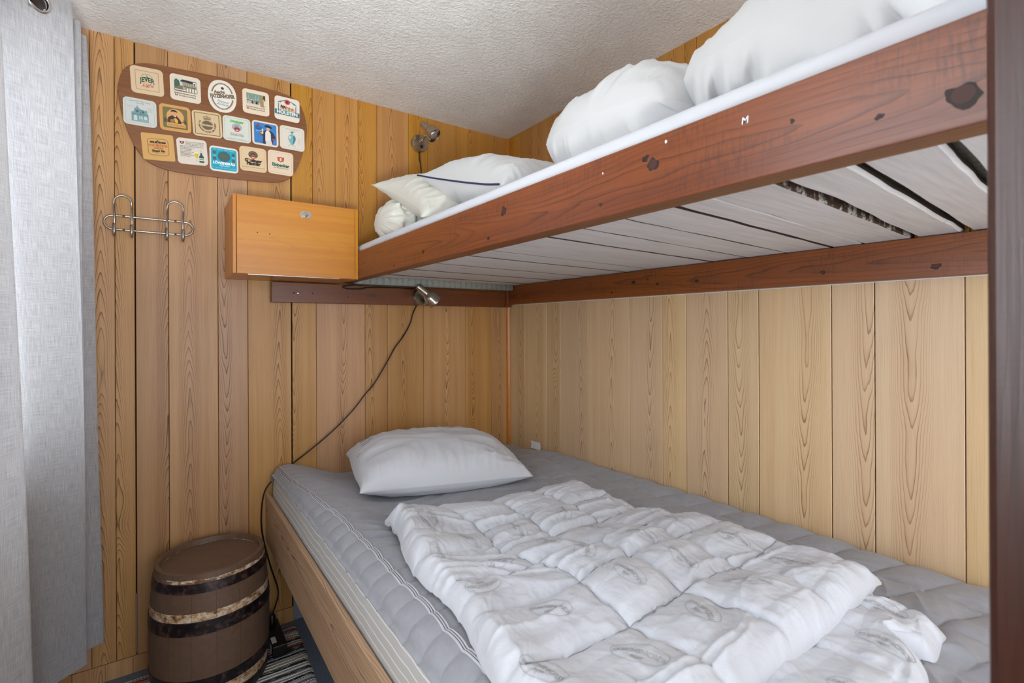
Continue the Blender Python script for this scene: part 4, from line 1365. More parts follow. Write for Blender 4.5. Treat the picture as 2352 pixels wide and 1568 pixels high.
# 3 oval
ov = [(.0468 * math.copysign(abs(math.cos(a)) ** .86, math.cos(a)), .060 * math.copysign(abs(math.sin(a)) ** .9, math.sin(a))) for a in np.linspace(0, 2 * math.pi, 49)[:-1]]
c3 = Coaster(-1.3247, 2.0735, 0, (228, 222, 210), 'oval white coaster with slanting dark lettering, centre of the top row', outline=ov)
c3.ring(.0375, .0505, .0052, (128, 100, 64)).ring(.0365, .0495, .0006, (226, 214, 190)).disc(.0318, .0446, (232, 228, 218))
c3.arc_text('BRAUEREI MIT HOHEN', .0046, .0425, (236, 226, 200), 90, 130, 0, .0045)
c3.arc_text('SORGFALT IN DER BRAUEREI', .0046, .0425, (236, 226, 200), 270, 140, 0, -.0045, inward=True)
c3.poly([(-.046, -.012), (-.046, .010), (.046, .020), (.046, -.004)], (230, 224, 212), 0, -.001)
c3.disc(.005, .005, (70, 40, 36), 0, .030)
c3.text('Aecht', .0145, (66, 54, 42), -.010, .0135, bold=.0009, rot=9).text('Aecht', .0145, (150, 126, 88), -.0105, .014, bold=.0001, rot=9)
c3.text('PATZENHOFER', .0118, (66, 54, 42), .000, .000, bold=.0008, rot=10, sy=1.55).text('PATZENHOFER', .0118, (150, 126, 88), -.0004, .0004, bold=.00005, rot=10, sy=1.55)
c3.text('Pilsener', .0125, (84, 120, 136), .002, -.0205, shear=.4, rot=-2).text('Auslese', .0125, (84, 120, 136), .000, -.0305, shear=.4, rot=-2)
c3.done()
c4 = Coaster(-1.2107, 2.0798, 1.5, (232, 214, 188), 'coaster with a green-roofed timbered town hall, just right of the oval coaster')
c4.rect(.066, .048, (214, 208, 190), 0, .0095, .0005)
c4.poly([(-.033, .000), (-.033, .023), (.018, .023), (.018, -.002)], (124, 152, 140), 0, .0095)
for x_ in (-.026, -.002, .008): c4.poly([(-.004, -.006), (0, .020), (.004, -.006)], (150, 176, 164), x_, .010)
for i in range(7): c4.rect(.0015, .016, (50, 48, 46), -.031 + i * .0065, .000, .0002)
c4.rect(.048, .0016, (50, 48, 46), -.009, .004, .0002); c4.rect(.007, .010, (84, 64, 50), -.012, -.002, .0003); c4.rect(.008, .009, (40, 40, 44), .002, -.002, .0003)
c4.poly([(.016, -.024), (.012, -.008), (.016, .008), (.014, .018), (.021, .023), (.028, .017), (.026, .003), (.03, -.024)], (168, 140, 92), 0, .0095)
c4.poly([(.024, .010), (.026, .022), (.033, .022), (.033, -.0)], (60, 66, 52), 0, .0095)
c4.rect(.006, .018, (220, 216, 200), .030, .0, .0003)
einb_text(c4); c4.done()
c5 = Coaster(-1.0976, 2.0815, -.1, (232, 222, 208), 'white coaster with a teal lettered band under small horses, top right of the board')
c5.ring(.034, .030, .003, (60, 124, 130), 0, .006, .55, math.pi - .55)
for sg_ in (-1, 1): c5.rect(.003, .030, (60, 124, 130), sg_ * .0325, .002, .0005)
c5.poly([(-.034, .019), (-.028, .0245), (-.012, .030), (-.012, .0335), (-.029, .0275), (-.036, .021)], (60, 124, 130)); c5.poly([(.034, .019), (.028, .0245), (.012, .030), (.012, .0335), (.029, .0275), (.036, .021)], (60, 124, 130))
c5.disc(.0105, .0105, (186, 40, 44), 0, .028).ring(.0085, .0085, .0006, (228, 190, 180), 0, .028).disc(.004, .005, (120, 24, 30), 0, .028)
for i in range(9):
    c5.poly([(-.003, -.009), (-.003, .003), (-.001, .007), (.002, .008), (.003, .003), (.003, -.009), (.0015, -.009), (.001, -.002), (-.001, -.002), (-.0015, -.009)], (88, 60, 50) if i < 3 else ((168, 122, 76) if i % 2 else (206, 170, 120)), -.022 + i * .0058, .006 - .0008 * i)
c5.rect(.092, .019, (50, 120, 126), 0, -.0165, .001).text('HOLSTEN', .0178, (236, 230, 220), 0, -.0165, bold=.0009, sy=1.05)
c5.done()
c6 = Coaster(-1.5736, 1.9518, 1.3, (206, 208, 202), 'grey-white coaster with a blue-green engraving of a domed monument, left end of the middle row')
c6.frame(.080, .080, .0004, (110, 124, 124), r=.008)
c6.rect(.058, .006, (206, 208, 202), 0, .039, .0005).text('450 JAHRE STADT JEVER', .0056, (84, 96, 98), 0, .0375, fn=lambda a, b: (a, b - 3 * a * a)).text('1536-1986', .0056, (84, 96, 98), 0, .0305)
c6.poly([(-.024, -.026), (-.024, .004), (-.017, .006), (-.016, .018), (-.010, .021), (-.008, .030), (-.004, .021), (.0, .017), (.016, .013), (.018, .020), (.019, .013), (.021, .004), (.024, -.002), (.024, -.026)], (120, 156, 158), 0, -.006)
for x_ in (-.013, .002, .015): c6.poly([(-.005, -.012), (-.005, .002), (-.003, .006), (.003, .006), (.005, .002), (.005, -.012)], (198, 208, 204), x_, -.018)
c6.rect(.046, .0012, (66, 108, 112), 0, -.008, .0002).rect(.0012, .030, (66, 108, 112), .002, -.014, .0002).rect(.026, .0010, (66, 108, 112), -.002, .006, .0002).disc(.004, .004, (66, 108, 112), -.008, .002).disc(.004, .004, (66, 108, 112), .008, .001).rect(.028, .008, (142, 172, 172), .010, -.028, .0005).rect(.062, .0008, (140, 160, 160), 0, -.033, .0002)
for i in range(2): c6.rect(.018, .0006, (150, 158, 156), -.028, .018 - i * .003, .0002)
for i in range(5): c6.rect(.014, .0006, (150, 158, 156), .028, .018 - i * .0032, .0002)
c6.done()
c7 = Coaster(-1.472, 1.9548, 2.4, (208, 158, 92), 'orange-tan coaster with a figure in a dark hat holding beer on olive green, middle row')
c7.rect(.073, .073, (116, 108, 62), 0, 0, .005).frame(.073, .073, .0008, (86, 78, 46), r=.005).disc(.026, .027, (216, 164, 100), 0, .006)
c7.poly([(-.023, -.016), (-.022, .0), (-.012, .008), (-.005, .011), (.004, .010), (.012, .0), (.022, -.018)], (70, 38, 30))
c7.disc(.0075, .010, (206, 160, 112), -.002, .0165).poly([(-.012, -.001), (-.008, .006), (.0, .008), (.007, .004), (.010, -.002), (.004, .0005), (-.004, .001)], (40, 28, 28), -.002, .0225)
c7.poly([(-.006, .009), (.0, .004), (.004, .010), (.001, .008), (-.002, .008)], (230, 224, 210)).disc(.005, .0035, (206, 160, 112), .0, -.003)
c7.disc(.008, .006, (150, 124, 62), -.008, -.010).rect(.0085, .012, (224, 180, 30), .003, -.010, .002).disc(.005, .0035, (214, 168, 118), .022, -.0165)
for sg_ in (-1, 1): c7.poly([(-.003, -.009), (-.004, .004), (.0, .009), (.002, .002), (.003, -.006)], (76, 72, 44), sg_ * .030, -.010)
c7.rect(.056, .0135, (216, 164, 96), .002, -.0245, .0015).text('Schultheiss', .0115, (188, 130, 76), .002, -.0245, bold=.0004)
c7.done()
c8 = Coaster(-1.3737, 1.9568, 3.6, (216, 190, 148), 'beige coaster with a brown crown and round brown seal, middle row')
c8.frame(.080, .080, .0024, (112, 90, 60), r=.0025).rect(.073, .073, (212, 186, 144), 0, 0, .0015)
c8.disc(.018, .0165, (112, 92, 62), 0, -.004).ring(.0195, .018, .0006, (112, 92, 62), 0, -.004).text('Warsteiner', .0082, (226, 206, 170), 0, -.004, bold=.0002, sy=1.4)
c8.arc_text('EINE', .0068, .0255, (88, 70, 46), 165, 34, 0, -.004, bold=.0003)
c8.arc_text('KONIGIN UNTER DEN BIEREN', .0068, .0255, (88, 70, 46), 285, 188, 0, -.004, inward=True, bold=.0003)
c8.rect(.022, .0022, (88, 70, 46), 0, .0165, .0008).rect(.024, .0012, (88, 70, 46), 0, .0195, .0004)
for i in range(5): c8.ring(.003, .004, .0011, (88, 70, 46), -.0095 + i * .00475, .0245 - abs(i - 2) * .0008)
c8.rect(.0012, .006, (88, 70, 46), 0, .030, .0002)
c8.done()


def eagle_head(c, col, face, dy):
    c.disc(.0165, .0145, col, 0, dy + .002)
    for i in range(11):
        a = math.radians(-20 + 22 * i)
        c.ring(.0035, .0035, .0008, tuple(min(255, q + 50) for q in col), .0115 * math.cos(a), dy + .003 + .010 * math.sin(a))
    c.disc(.009, .0085, face, 0, dy - .007).poly([(-.010, .001), (-.004, -.001), (0, -.003), (.004, -.001), (.010, .001), (.009, .003), (0, -.0005), (-.009, .003)], (48, 40, 46), 0, dy - .004)
    c.disc(.0045, .0018, (232, 216, 204), 0, dy - .0095)


c9 = Coaster(-1.2768, 1.9597, 1.3, (214, 216, 204), 'white coaster with green wording above a grey wavy-haired head, middle row')
c9.frame(.082, .082, .0008, (118, 168, 144), r=.007)
c9.text('Göttinger', .0115, (44, 168, 52), 0, .0285, bold=.0008).text('Göttinger', .0115, (120, 220, 110), 0, .0287, bold=0.)
eagle_head(c9, (150, 150, 156), (176, 60, 60), .006)
c9.text('Edel-Pils', .0135, (120, 122, 130), 0, -.0215, bold=.0006).text('Edel-Pils', .0135, (222, 222, 218), 0, -.0215, bold=-.0001)
c9.text('Bierspezialitäten der Göttinger Brauerei', .0038, (90, 110, 100), 0, -.0375); c9.done()
c10 = Coaster(-1.178, 1.9647, 1.3, (226, 216, 200), 'blue coaster with a person in a black hat raising a beer glass')
c10.rect(.080, .080, (52, 128, 196), 0, 0, .005).frame(.080, .080, .0010, (84, 72, 110), r=.005)
c10.poly([(-.012, -.040), (-.011, -.010), (-.022, -.004), (-.020, .004), (-.004, .012), (.004, .016), (.014, .016), (.026, .008), (.034, -.006), (.033, -.020), (.026, -.022), (.024, -.040)], (44, 48, 74), .002, -.0)
c10.poly([(-.004, -.028), (-.003, .006), (.002, .014), (.010, .013), (.016, .004), (.017, -.028)], (228, 222, 212), .003, 0)
c10.poly([(-.002, -.040), (-.003, -.026), (.018, -.026), (.022, -.040)], (216, 212, 206), .003, 0)
c10.disc(.0062, .0075, (218, 172, 140), .010, .0205).poly([(-.014, .004), (-.010, .002), (0, .0), (.012, -.001), (.015, .002), (.009, .008), (0, .011), (-.008, .009)], (30, 28, 34), .010, .0245)
c10.disc(.005, .004, (214, 164, 132), -.014, .0).rect(.005, .016, (232, 206, 120), -.004 - .006, .006, .001).rect(.005, .004, (240, 236, 224), -.010, .0155, .001)
c10.disc(.004, .004, (176, 60, 54), -.018, -.004).disc(.005, .0035, (176, 60, 54), .029, -.018)
c10.poly([(-.008, -.003), (0, .006), (.008, -.003)], (150, 44, 60), -.025, .030)
c10.text('Hannen', .0075, (24, 60, 120), -.024, .0225, bold=.0003).text('Weizen', .0075, (24, 60, 120), -.024, .0155, bold=.0003).text('Alkoholfrei', .0052, (196, 214, 232), -.022, .008, shear=.3, rot=8)
c10.text('Erfrischend anders', .0042, (24, 60, 120), -.021, -.032); c10.done()
c11 = Coaster(-1.0788, 1.9676, .5, (222, 216, 202), 'white coaster with a turquoise vase drawing, right end of the middle row')
c11.frame(.080, .080, .0004, (150, 150, 144), r=.008).rect(.05, .004, (222, 216, 202), 0, .0395, .0005)
c11.text('450 JAHRE STADT JEVER', .0045, (110, 112, 110), 0, .036).text('1536-1986', .0045, (110, 112, 110), 0, .030)
c11.poly([(0, -.027), (-.008, -.018), (-.014, -.003), (-.013, .008), (-.007, .015), (-.002, .017), (-.002, .022), (.003, .022), (.003, .017), (.009, .015), (.015, .007), (.015, -.004), (.009, -.018), (.003, -.027)], (126, 178, 178), -.002, -.001)
c11.poly([(.002, -.024), (.006, -.006), (.004, .010), (.009, .013), (.014, .006), (.014, -.004), (.008, -.018)], (52, 128, 136), -.002, -.001).disc(.004, .006, (206, 220, 214), -.009, .003)
for p_, q_ in (((-.006, -.026), (-.016, -.033)), ((.002, -.026), (.012, -.033)), ((-.012, .023), (.006, .025))):
    dx_, dy_ = q_[0] - p_[0], q_[1] - p_[1]; L_ = math.hypot(dx_, dy_)
    c11.rect(L_, .0011, (72, 130, 134), (p_[0] + q_[0]) / 2, (p_[1] + q_[1]) / 2, .0002, rot=math.degrees(math.atan2(dy_, dx_)))
c11.disc(.005, .0035, (84, 140, 144), 0, .024)
for i in range(6): c11.rect(.012 - .002 * (i % 2), .0006, (150, 152, 148), .026, .002 - i * .0042, .0002)
c11.done()
c12 = Coaster(-1.5223, 1.8408, 4.7, (212, 166, 100), 'orange-tan coaster with red lettering in a framed panel, left end of the bottom row', r=.006)
c12.frame(.062, .060, .0024, (166, 122, 58), r=.012)
for x_ in (-.0195, -.0135, .0135, .0195): c12.disc(.0038, .0034, (56, 44, 26), x_, .0165)
c12.poly([(-.009, -.004), (-.009, .001), (-.004, .003), (0, .0075), (.004, .003), (.009, .001), (.009, -.004)], (40, 34, 24), 0, .0175).text('U', .006, (214, 190, 130), 0, .0178, bold=.0003).rect(.024, .0008, (84, 66, 34), 0, .011, .0002)
c12.text('DORTMUNDER', .0080, (192, 74, 42), 0, .0048, bold=.0001, sy=1.35).text('UNION', .0080, (192, 74, 42), 0, -.0042, bold=.0002, sy=1.25).text('Siegel Pils', .0098, (34, 60, 34), 0, -.0140, bold=.0006).rect(.036, .0006, (150, 100, 50), 0, -.0215, .0002)
c12.done()
c13 = Coaster(-1.4207, 1.8449, 3.9, (222, 212, 196), 'cream coaster with a block of small text, beer glass and green bottle, bottom row')
c13.poly([(-.007, .005), (0, .004), (.007, .005), (.006, -.002), (0, -.006), (-.006, -.002)], (140, 40, 50), -.030, .030).text('E', .007, (232, 222, 208), -.030, .030, bold=.0003)
rows_ = ['Dieses herb-würzige Premium-Pils', 'kommt aus der kleinen Stadt mit', 'der großen Brautradition. Dort', 'wissen die Braumeister noch, was höchste', 'Braukultur ist, bewahren', 'alte Fachwerkhäuser', 'und in historischem', 'Einbecker Brauhaus das', 'gepflegte Einbecker', 'Brauherren Pils gebraut:', 'herb und würzig.']
for i, t in enumerate(rows_): c13.text(t, .0043, (60, 52, 52), (-.020 if i < 3 else -.037), .034 - i * .0052, align='LEFT', bold=.00008)
c13.poly([(-.006, .008), (-.0055, .0), (-.002, -.010), (.002, -.010), (.0055, .0), (.006, .008)], (220, 184, 40), .012, -.012).rect(.011, .0035, (240, 234, 216), .012, -.003, .0008).rect(.001, .010, (180, 180, 176), .012, -.027, .0003).rect(.008, .0012, (180, 180, 176), .012, -.032, .0003)
c13.poly([(-.0075, -.022), (-.0075, .0), (-.003, .006), (-.0027, .014), (.0027, .014), (.003, .006), (.0075, .0), (.0075, -.022)], (34, 84, 58), .027, -.015).rect(.0055, .010, (196, 196, 190), .027, .003, .0008).rect(.0145, .010, (214, 214, 206), .027, -.026, .001).rect(.013, .0025, (40, 60, 48), .027, -.026, .0003)
c13.done()
c14 = Coaster(-1.32, 1.8355, 1.1, (228, 224, 214), 'bright turquoise coaster with white lettering, middle of the bottom row')
c14.rect(.084, .080, (0, 164, 190), 0, 0, .007)
c14.disc(.0205, .0195, (58, 98, 112), 0, .0105).ring(.0205, .0195, .0008, (36, 80, 100), 0, .0105)
c14.poly([(-.012, .006), (-.006, .011), (.0, .009), (.006, .012), (.012, .008), (.008, .001), (.012, -.007), (.007, -.012), (.002, -.006), (-.004, -.012), (-.011, -.010), (-.006, -.002)], (84, 100, 76), 0, .0105)
for x_, y_ in ((-.031, .022), (.031, .020), (-.031, .0), (.031, -.002)): c14.disc(.0055, .0055, (84, 98, 88), x_, y_ + .0015).rect(.011, .006, (84, 98, 88), x_, y_ - .002, .001)
c14.text('LÖWENBRÄU', .0118, (236, 244, 244), 0, -.0155, bold=.0006, sy=1.1).text('München', .0092, (220, 240, 244), 0, -.0245, shear=.5)
c14.text('HELL   OKTOBER   LEMON   DUNKEL', .0042, (190, 232, 240), 0, .0345).text('PILS   HELLES   WEISSE   DUNKEL   ALKOHOLFREI', .0036, (190, 232, 240), 0, -.0335)
for x_ in (-.031, .031):
    for k_ in range(3): c14.rect(.010, .0006, (170, 222, 232), x_, .0125 - k_ * .002, .0002)
c14.done()
c15 = Coaster(-1.2211, 1.855, 1.9, (222, 196, 156), 'beige coaster with brown head emblem above black gothic lettering, bottom row')
c15.frame(.080, .080, .0004, (140, 112, 78), r=.008); eagle_head(c15, (84, 66, 44), (196, 100, 80), .016)
c15.text('Göttinger', .0150, (50, 38, 26), 0, -.0055, bold=.0010, sy=1.1).text('Pilsener', .0150, (50, 38, 26), 0, -.0175, bold=.0010, sy=1.1).text('Das im Stadt- und Umland beliebte seit 1330', .0042, (60, 46, 34), 0, -.0315); c15.disc(.0009, .0009, (90, 60, 40), .033, .003); c15.done()
c16 = Coaster(-1.1226, 1.8595, -.2, (228, 208, 182), 'cream coaster with green gothic word under red shield, right end of the bottom row')
c16.frame(.080, .080, .0004, (130, 104, 84), r=.008)
c16.poly([(-.0125, .010), (-.006, .009), (0, .010), (.006, .009), (.0125, .010), (.011, -.005), (0, -.011), (-.011, -.005)], (96, 40, 36), 0, .0135).poly([(-.011, .009), (-.006, .0078), (0, .009), (.006, .0078), (.011, .009), (.0098, -.0042), (0, -.0097), (-.0098, -.0042)], (196, 78, 60), 0, .0135).text('E', .0145, (236, 220, 200), 0, .0125, bold=.0006)
c16.text('Einbecker', .0158, (24, 100, 70), 0, -.0095, bold=.0008, sy=1.1).text('...über 600 Jahre Braukultur.', .0050, (50, 44, 42), 0, -.0205, bold=.0001); c16.done()

# ================================================================== COAT RACK
rk = empty('coat_rack', (-1.546, -.02, 1.56), 'bent steel wire coat rack with two double hooks on the back wall', 'coat rack')
mb = MB()
x0, x1, zc, rr = -1.649, -1.443, 1.5595, .0235
pts = []
for i in range(13):
    a = math.radians(90 + 180 * i / 12); pts.append((x0 + rr * math.cos(a), -.014, zc + rr * math.sin(a)))
for i in range(13):
    a = math.radians(-90 + 180 * i / 12); pts.append((x1 + rr * math.cos(a), -.014, zc + rr * math.sin(a)))
pts.append(pts[0])
mb.tube(pts, .0034, 12, cap=False)
mb.build('rail', [MAT['steel']], rk, smooth=True)
for xc in (-1.6205, -1.4745):
    mb = MB()
    w_ = .0235
    pts = [(xc - w_, -.0205, 1.545), (xc - w_, -.024, 1.58), (xc - w_, -.044, 1.61)]
    for i in range(13):
        a = math.radians(180 - 180 * i / 12); pts.append((xc + w_ * math.cos(a), -.050, 1.622 + .024 * math.sin(a)))
    pts += [(xc + w_, -.044, 1.61), (xc + w_, -.024, 1.58), (xc + w_, -.0205, 1.545)]
    pts = [(xc - w_, -.0205, 1.522), ] + pts + [(xc + w_, -.0205, 1.522)]
    mb.tube(pts, .0033, 12)
    mb.build('hook', [MAT['steel']], rk, smooth=True)
    for s_ in (-1, 1):
        mb = MB(); xx = xc + s_ * w_
        mb.tube([(xx, -.0205, 1.524), (xx, -.024, 1.516), (xx, -.030, 1.513), (xx, -.037, 1.517), (xx, -.0395, 1.526), (xx, -.040, 1.552)], [.0034, .0038, .0042, .0046, .0048, .0048], 12)
        mb.build('hook_tip', [MAT['steel']], rk, smooth=True)
for x, z in ((-1.6195, 1.583), (-1.4730, 1.583), (-1.6195, 1.536), (-1.4730, 1.536)):
    screw(x, -.0165, z, .0038, rk, m='screw', h=.002)

# ================================================================== LAMPS
def dirmat(p, d):
    q = Vector(d).to_track_quat('Z', 'Y').to_matrix().to_4x4()
    return Matrix.Translation(Vector(p)) @ q


def lamp(name, base, piv, tail, aim, label, cordpts, y0):
    e = empty(name, (base[0], y0, base[2]), label, 'wall lamp', 'twin spot lamps')
    B = Matrix.Translation((base[0], y0, base[2])) @ Matrix.Rotation(math.radians(90), 4, 'X')
    mb = MB(); mb.lathe([(.0385, 0.0005), (.0400, .003), (.0400, .022), (.0385, .0255), (.0378, .0262), (.0001, .0268)], B, 48)
    mb.build('base', [MAT['nickel']], e, autos=35)
    mb = MB(); mb.lathe([(.0068, .0262), (.0068, .031), (.0055, .0335), (.0001, .034)], Matrix.Translation((base[0] + .004, y0, base[2] - .0175)) @ Matrix.Rotation(math.radians(90), 4, 'X'), 20)
    mb.build('switch', [MAT['black']], e, autos=35)
    mb = MB(); mb.tube([(base[0] + .004, y0 - .025, base[2] + .010), (base[0] + .006, y0 - .045, base[2] + .014), piv], .0048, 10)
    mb.build('arm', [MAT['nickel']], e, smooth=True)
    d = (Vector(aim) - Vector(tail)); Ln = d.length
    Mh = dirmat(tail, d)
    a = Ln * .52
    mb = MB(); mb.lathe([(.0001, -.001), (.008, 0), (.0135, .003), (.0155, .008), (.0160, a - .003), (.0200, a + .003), (.0270, a + .010), (.0305, a + .020), (.0325, Ln - .010), (.0328, Ln - .0095), (.0332, Ln), (.0322, Ln), (.0312, Ln - .012), (.0280, a + .018), (.012, a + .004), (.0001, a + .002)], Mh, 40)
    sh_ = mb.build('shade', [MAT['nickel']], e, autos=30)
    mb = MB(); mb.lathe([(.010, a + .003), (.012, a + .010), (.021, a + .022), (.0235, a + .032), (.021, a + .042), (.013, a + .0475), (.0001, a + .049)], Mh, 28)
    mb.build('bulb', [MAT['bulb']], e, smooth=True)
    for cp, r in cordpts:
        mb = MB(); mb.tube(cp, r, 8); mb.build('cord', [MAT['black']], e, smooth=True)


g = NT('silvered_bulb_glass'); g.set('Base Color', lin((210, 208, 205))).set('Roughness', .05).set('Metallic', .75); MAT['bulb'] = g.m


def curve(pts, n=8):
    """Catmull-Rom through points"""
    P = [np.array(p, float) for p in pts]; P = [2 * P[0] - P[1]] + P + [2 * P[-1] - P[-2]]
    out = []
    for i in range(1, len(P) - 2):
        for k_ in range(n):
            t = k_ / n
            out.append(tuple(.5 * ((2 * P[i]) + (-P[i - 1] + P[i + 1]) * t + (2 * P[i - 1] - 5 * P[i] + 4 * P[i + 1] - P[i + 2]) * t * t + (-P[i - 1] + 3 * P[i] - 3 * P[i + 1] + P[i + 2]) * t ** 3)))
    out.append(tuple(P[-2])); return out


lamp('wall_lamp', (-.519, 0, 2.064), (-.512, -.080, 2.098), (-.528, -.062, 2.142), (-.492, -.118, 2.074),
     'satin metal spot lamp high on the back wall above the upper bunk pillows',
     [(curve([(-.515, -.008, 2.024), (-.513, -.005, 1.99), (-.507, -.005, 1.94), (-.512, -.005, 1.90), (-.512, -.005, 1.84), (-.512, -.006, 1.60)]), .0028),
      (curve([(-.62, -.012, 1.388), (-.70, -.037, 1.390), (-.77, -.045, 1.386), (-.855, -.042, 1.378), (-.886, -.041, 1.371), (-.86, -.041, 1.363), (-.80, -.040, 1.366), (-.78, -.040, 1.372), (-.65, -.038, 1.377), (-.56, -.036, 1.374)]), .0028)], 0.)
lamp('wall_lamp', (-.528, 0, 1.337), (-.535, -.115, 1.352), (-.580, -.118, 1.384), (-.498, -.140, 1.308),
     'satin metal spot lamp on the dark ledger above the lower bed',
     [(curve([(-.548, -.037, 1.297), (-.556, -.012, 1.26), (-.5662, -.010, 1.22), (-.590, -.010, 1.175), (-.6159, -.012, 1.1398), (-.645, -.014, 1.105), (-.6768, -.016, 1.0523), (-.7439, -.02, .9485), (-.785, -.02, .905), (-.8315, -.024, .8506), (-.9005, -.024, .7831), (-.9687, -.022, .7274), (-1.0378, -.02, .6779), (-1.075, -.010, .650), (-1.11, -.006, .620), (-1.1478, -.010, .5986), (-1.185, -.012, .5537), (-1.1975, -.012, .4712), (-1.194, -.012, .3855), (-1.1679, -.012, .2594), (-1.1384, -.012, .1472), (-1.150, -.030, .105), (-1.168, -.062, .088)], 6), .0030)], -.033)

# ================================================================== BARREL
def barrel_mat(bands=1.):
    n = NT('brown_painted_barrel')
    tc = n.obj(); q = n.n.new('ShaderNodeSeparateXYZ'); n.L(tc, q.inputs[0])
    z = q.outputs[2]
    ang = n.math('ARCTAN2', q.outputs[1], q.outputs[0])
    seam = n.math('LESS_THAN', n.math('FRACT', n.math('MULTIPLY', ang, 2.55)), .018)
    a = n.noise(tc, 60., 5, .7)
    big = n.noise(n.comb(n.math('MULTIPLY', q.outputs[0], 12.), n.math('MULTIPLY', q.outputs[1], 12.), n.math('MULTIPLY', z, 60.)), 1., 4, .7)
    # bare wood worn free just above each hoop
    def band(z0, z1):
        return n.math('MULTIPLY', n.mr(z, z0 - .004, z0, 0, 1), n.mr(z, z1, z1 + .006, 1, 0), clamp=True)
    b = n.math('ADD', n.math('ADD', band(.285, .309), n.math('MULTIPLY', band(.398, .408), .8)), band(.036, .068))
    mask = n.math('MULTIPLY', n.mr(n.math('ADD', b, n.math('MULTIPLY', n.math('SUBTRACT', big, .5), 1.4)), .80, .88, 0, 1), n.math('GREATER_THAN', b, .02), clamp=True)
    mask = n.math('MULTIPLY', mask, bands)
    if not bands: seam = 0.
    chips = n.mr(n.noise(tc, 120., 3, .65), .70, .72, 0, .8)
    paint = n.mix(n.mr(a, .3, .7, 0, 1), lin((116, 90, 72)), lin((104, 80, 63)))
    bare = n.ramp(n.noise(tc, 48., 4, .7), [(.36, lin((104, 60, 28))), (.47, lin((196, 158, 116))), (.60, lin((232, 214, 190)))])
    c = n.mix(chips, paint, lin((176, 156, 136)))
    c = n.mix(mask, c, bare)
    if bands: c = n.mix(n.math('MULTIPLY', seam, .6), c, lin((44, 30, 22)))
    n.set('Base Color', c).set('Roughness', .5)
    n.bump(n.math('SUBTRACT', n.math('MULTIPLY', a, .3), mask), .5, .0012)
    return n.m


def hoop_mat():
    n = NT('black_rusty_hoop'); tc = n.obj()
    a = n.noise(tc, 45., 5, .7)
    n.set('Base Color', n.ramp(a, [(.46, lin((14, 13, 18))), (.56, lin((52, 36, 36))), (.68, lin((104, 72, 60)))])).set('Roughness', .4)
    n.bump(a, .5, .001)
    return n.m


MAT['barrel'] = barrel_mat(); MAT['barrel_lid'] = barrel_mat(0.); MAT['hoop'] = hoop_mat()
br = empty('barrel', (-1.378, -.1955, 0), 'small brown painted wooden barrel with black iron hoops standing by the wall', 'barrel')
br.location.z = .008


def prof_r(z):
    z = z - .0
    t = (z - .185) / .245
    return .1765 - .0185 * t * t


mb = MB(); pr_ = [(prof_r(z), z) for z in np.linspace(0.001, .424, 40)]
pr_ += [(.1570, .4250), (.1460, .4250), (.1445, .422), (.1440, .4060)]
mb.lathe([(.15, .0005)] + pr_ + [(.143, .402), (.143, .02)], None, 72)
o = mb.build('staves', [MAT['barrel']], None, autos=40); o.parent = br
mb = MB(); mb.lathe([(.0001, .4000), (.1436, .4000), (.1436, .4075), (.0001, .4078)], None, 64)
o = mb.build('lid', [MAT['barrel_lid']], None, autos=40); o.parent = br
for z0, z1 in ((.368, .397), (.243, .284), (.070, .106), (.002, .034)):
    mb = MB()
    mb.lathe([(prof_r(z0) - .001, z0), (prof_r(z0) + .0022, z0 + .001), (prof_r((z0 + z1) / 2) + .0026, (z0 + z1) / 2), (prof_r(z1) + .0022, z1 - .001), (prof_r(z1) - .001, z1)], None, 72, closed=True)
    for a in ((-1.1, -1.25) if z0 < .3 else (-.4,)):
        for dz in (.3, .7):
            zz = z0 + (z1 - z0) * dz; r = prof_r(zz) + .002
            mb.lathe([(.0035, 0), (.0025, .0015), (.0001, .002)], dirmat((r * math.cos(a), r * math.sin(a), zz), (math.cos(a), math.sin(a), 0)), 10)
    o = mb.build('hoop', [MAT['hoop']], None, autos=40); o.parent = br

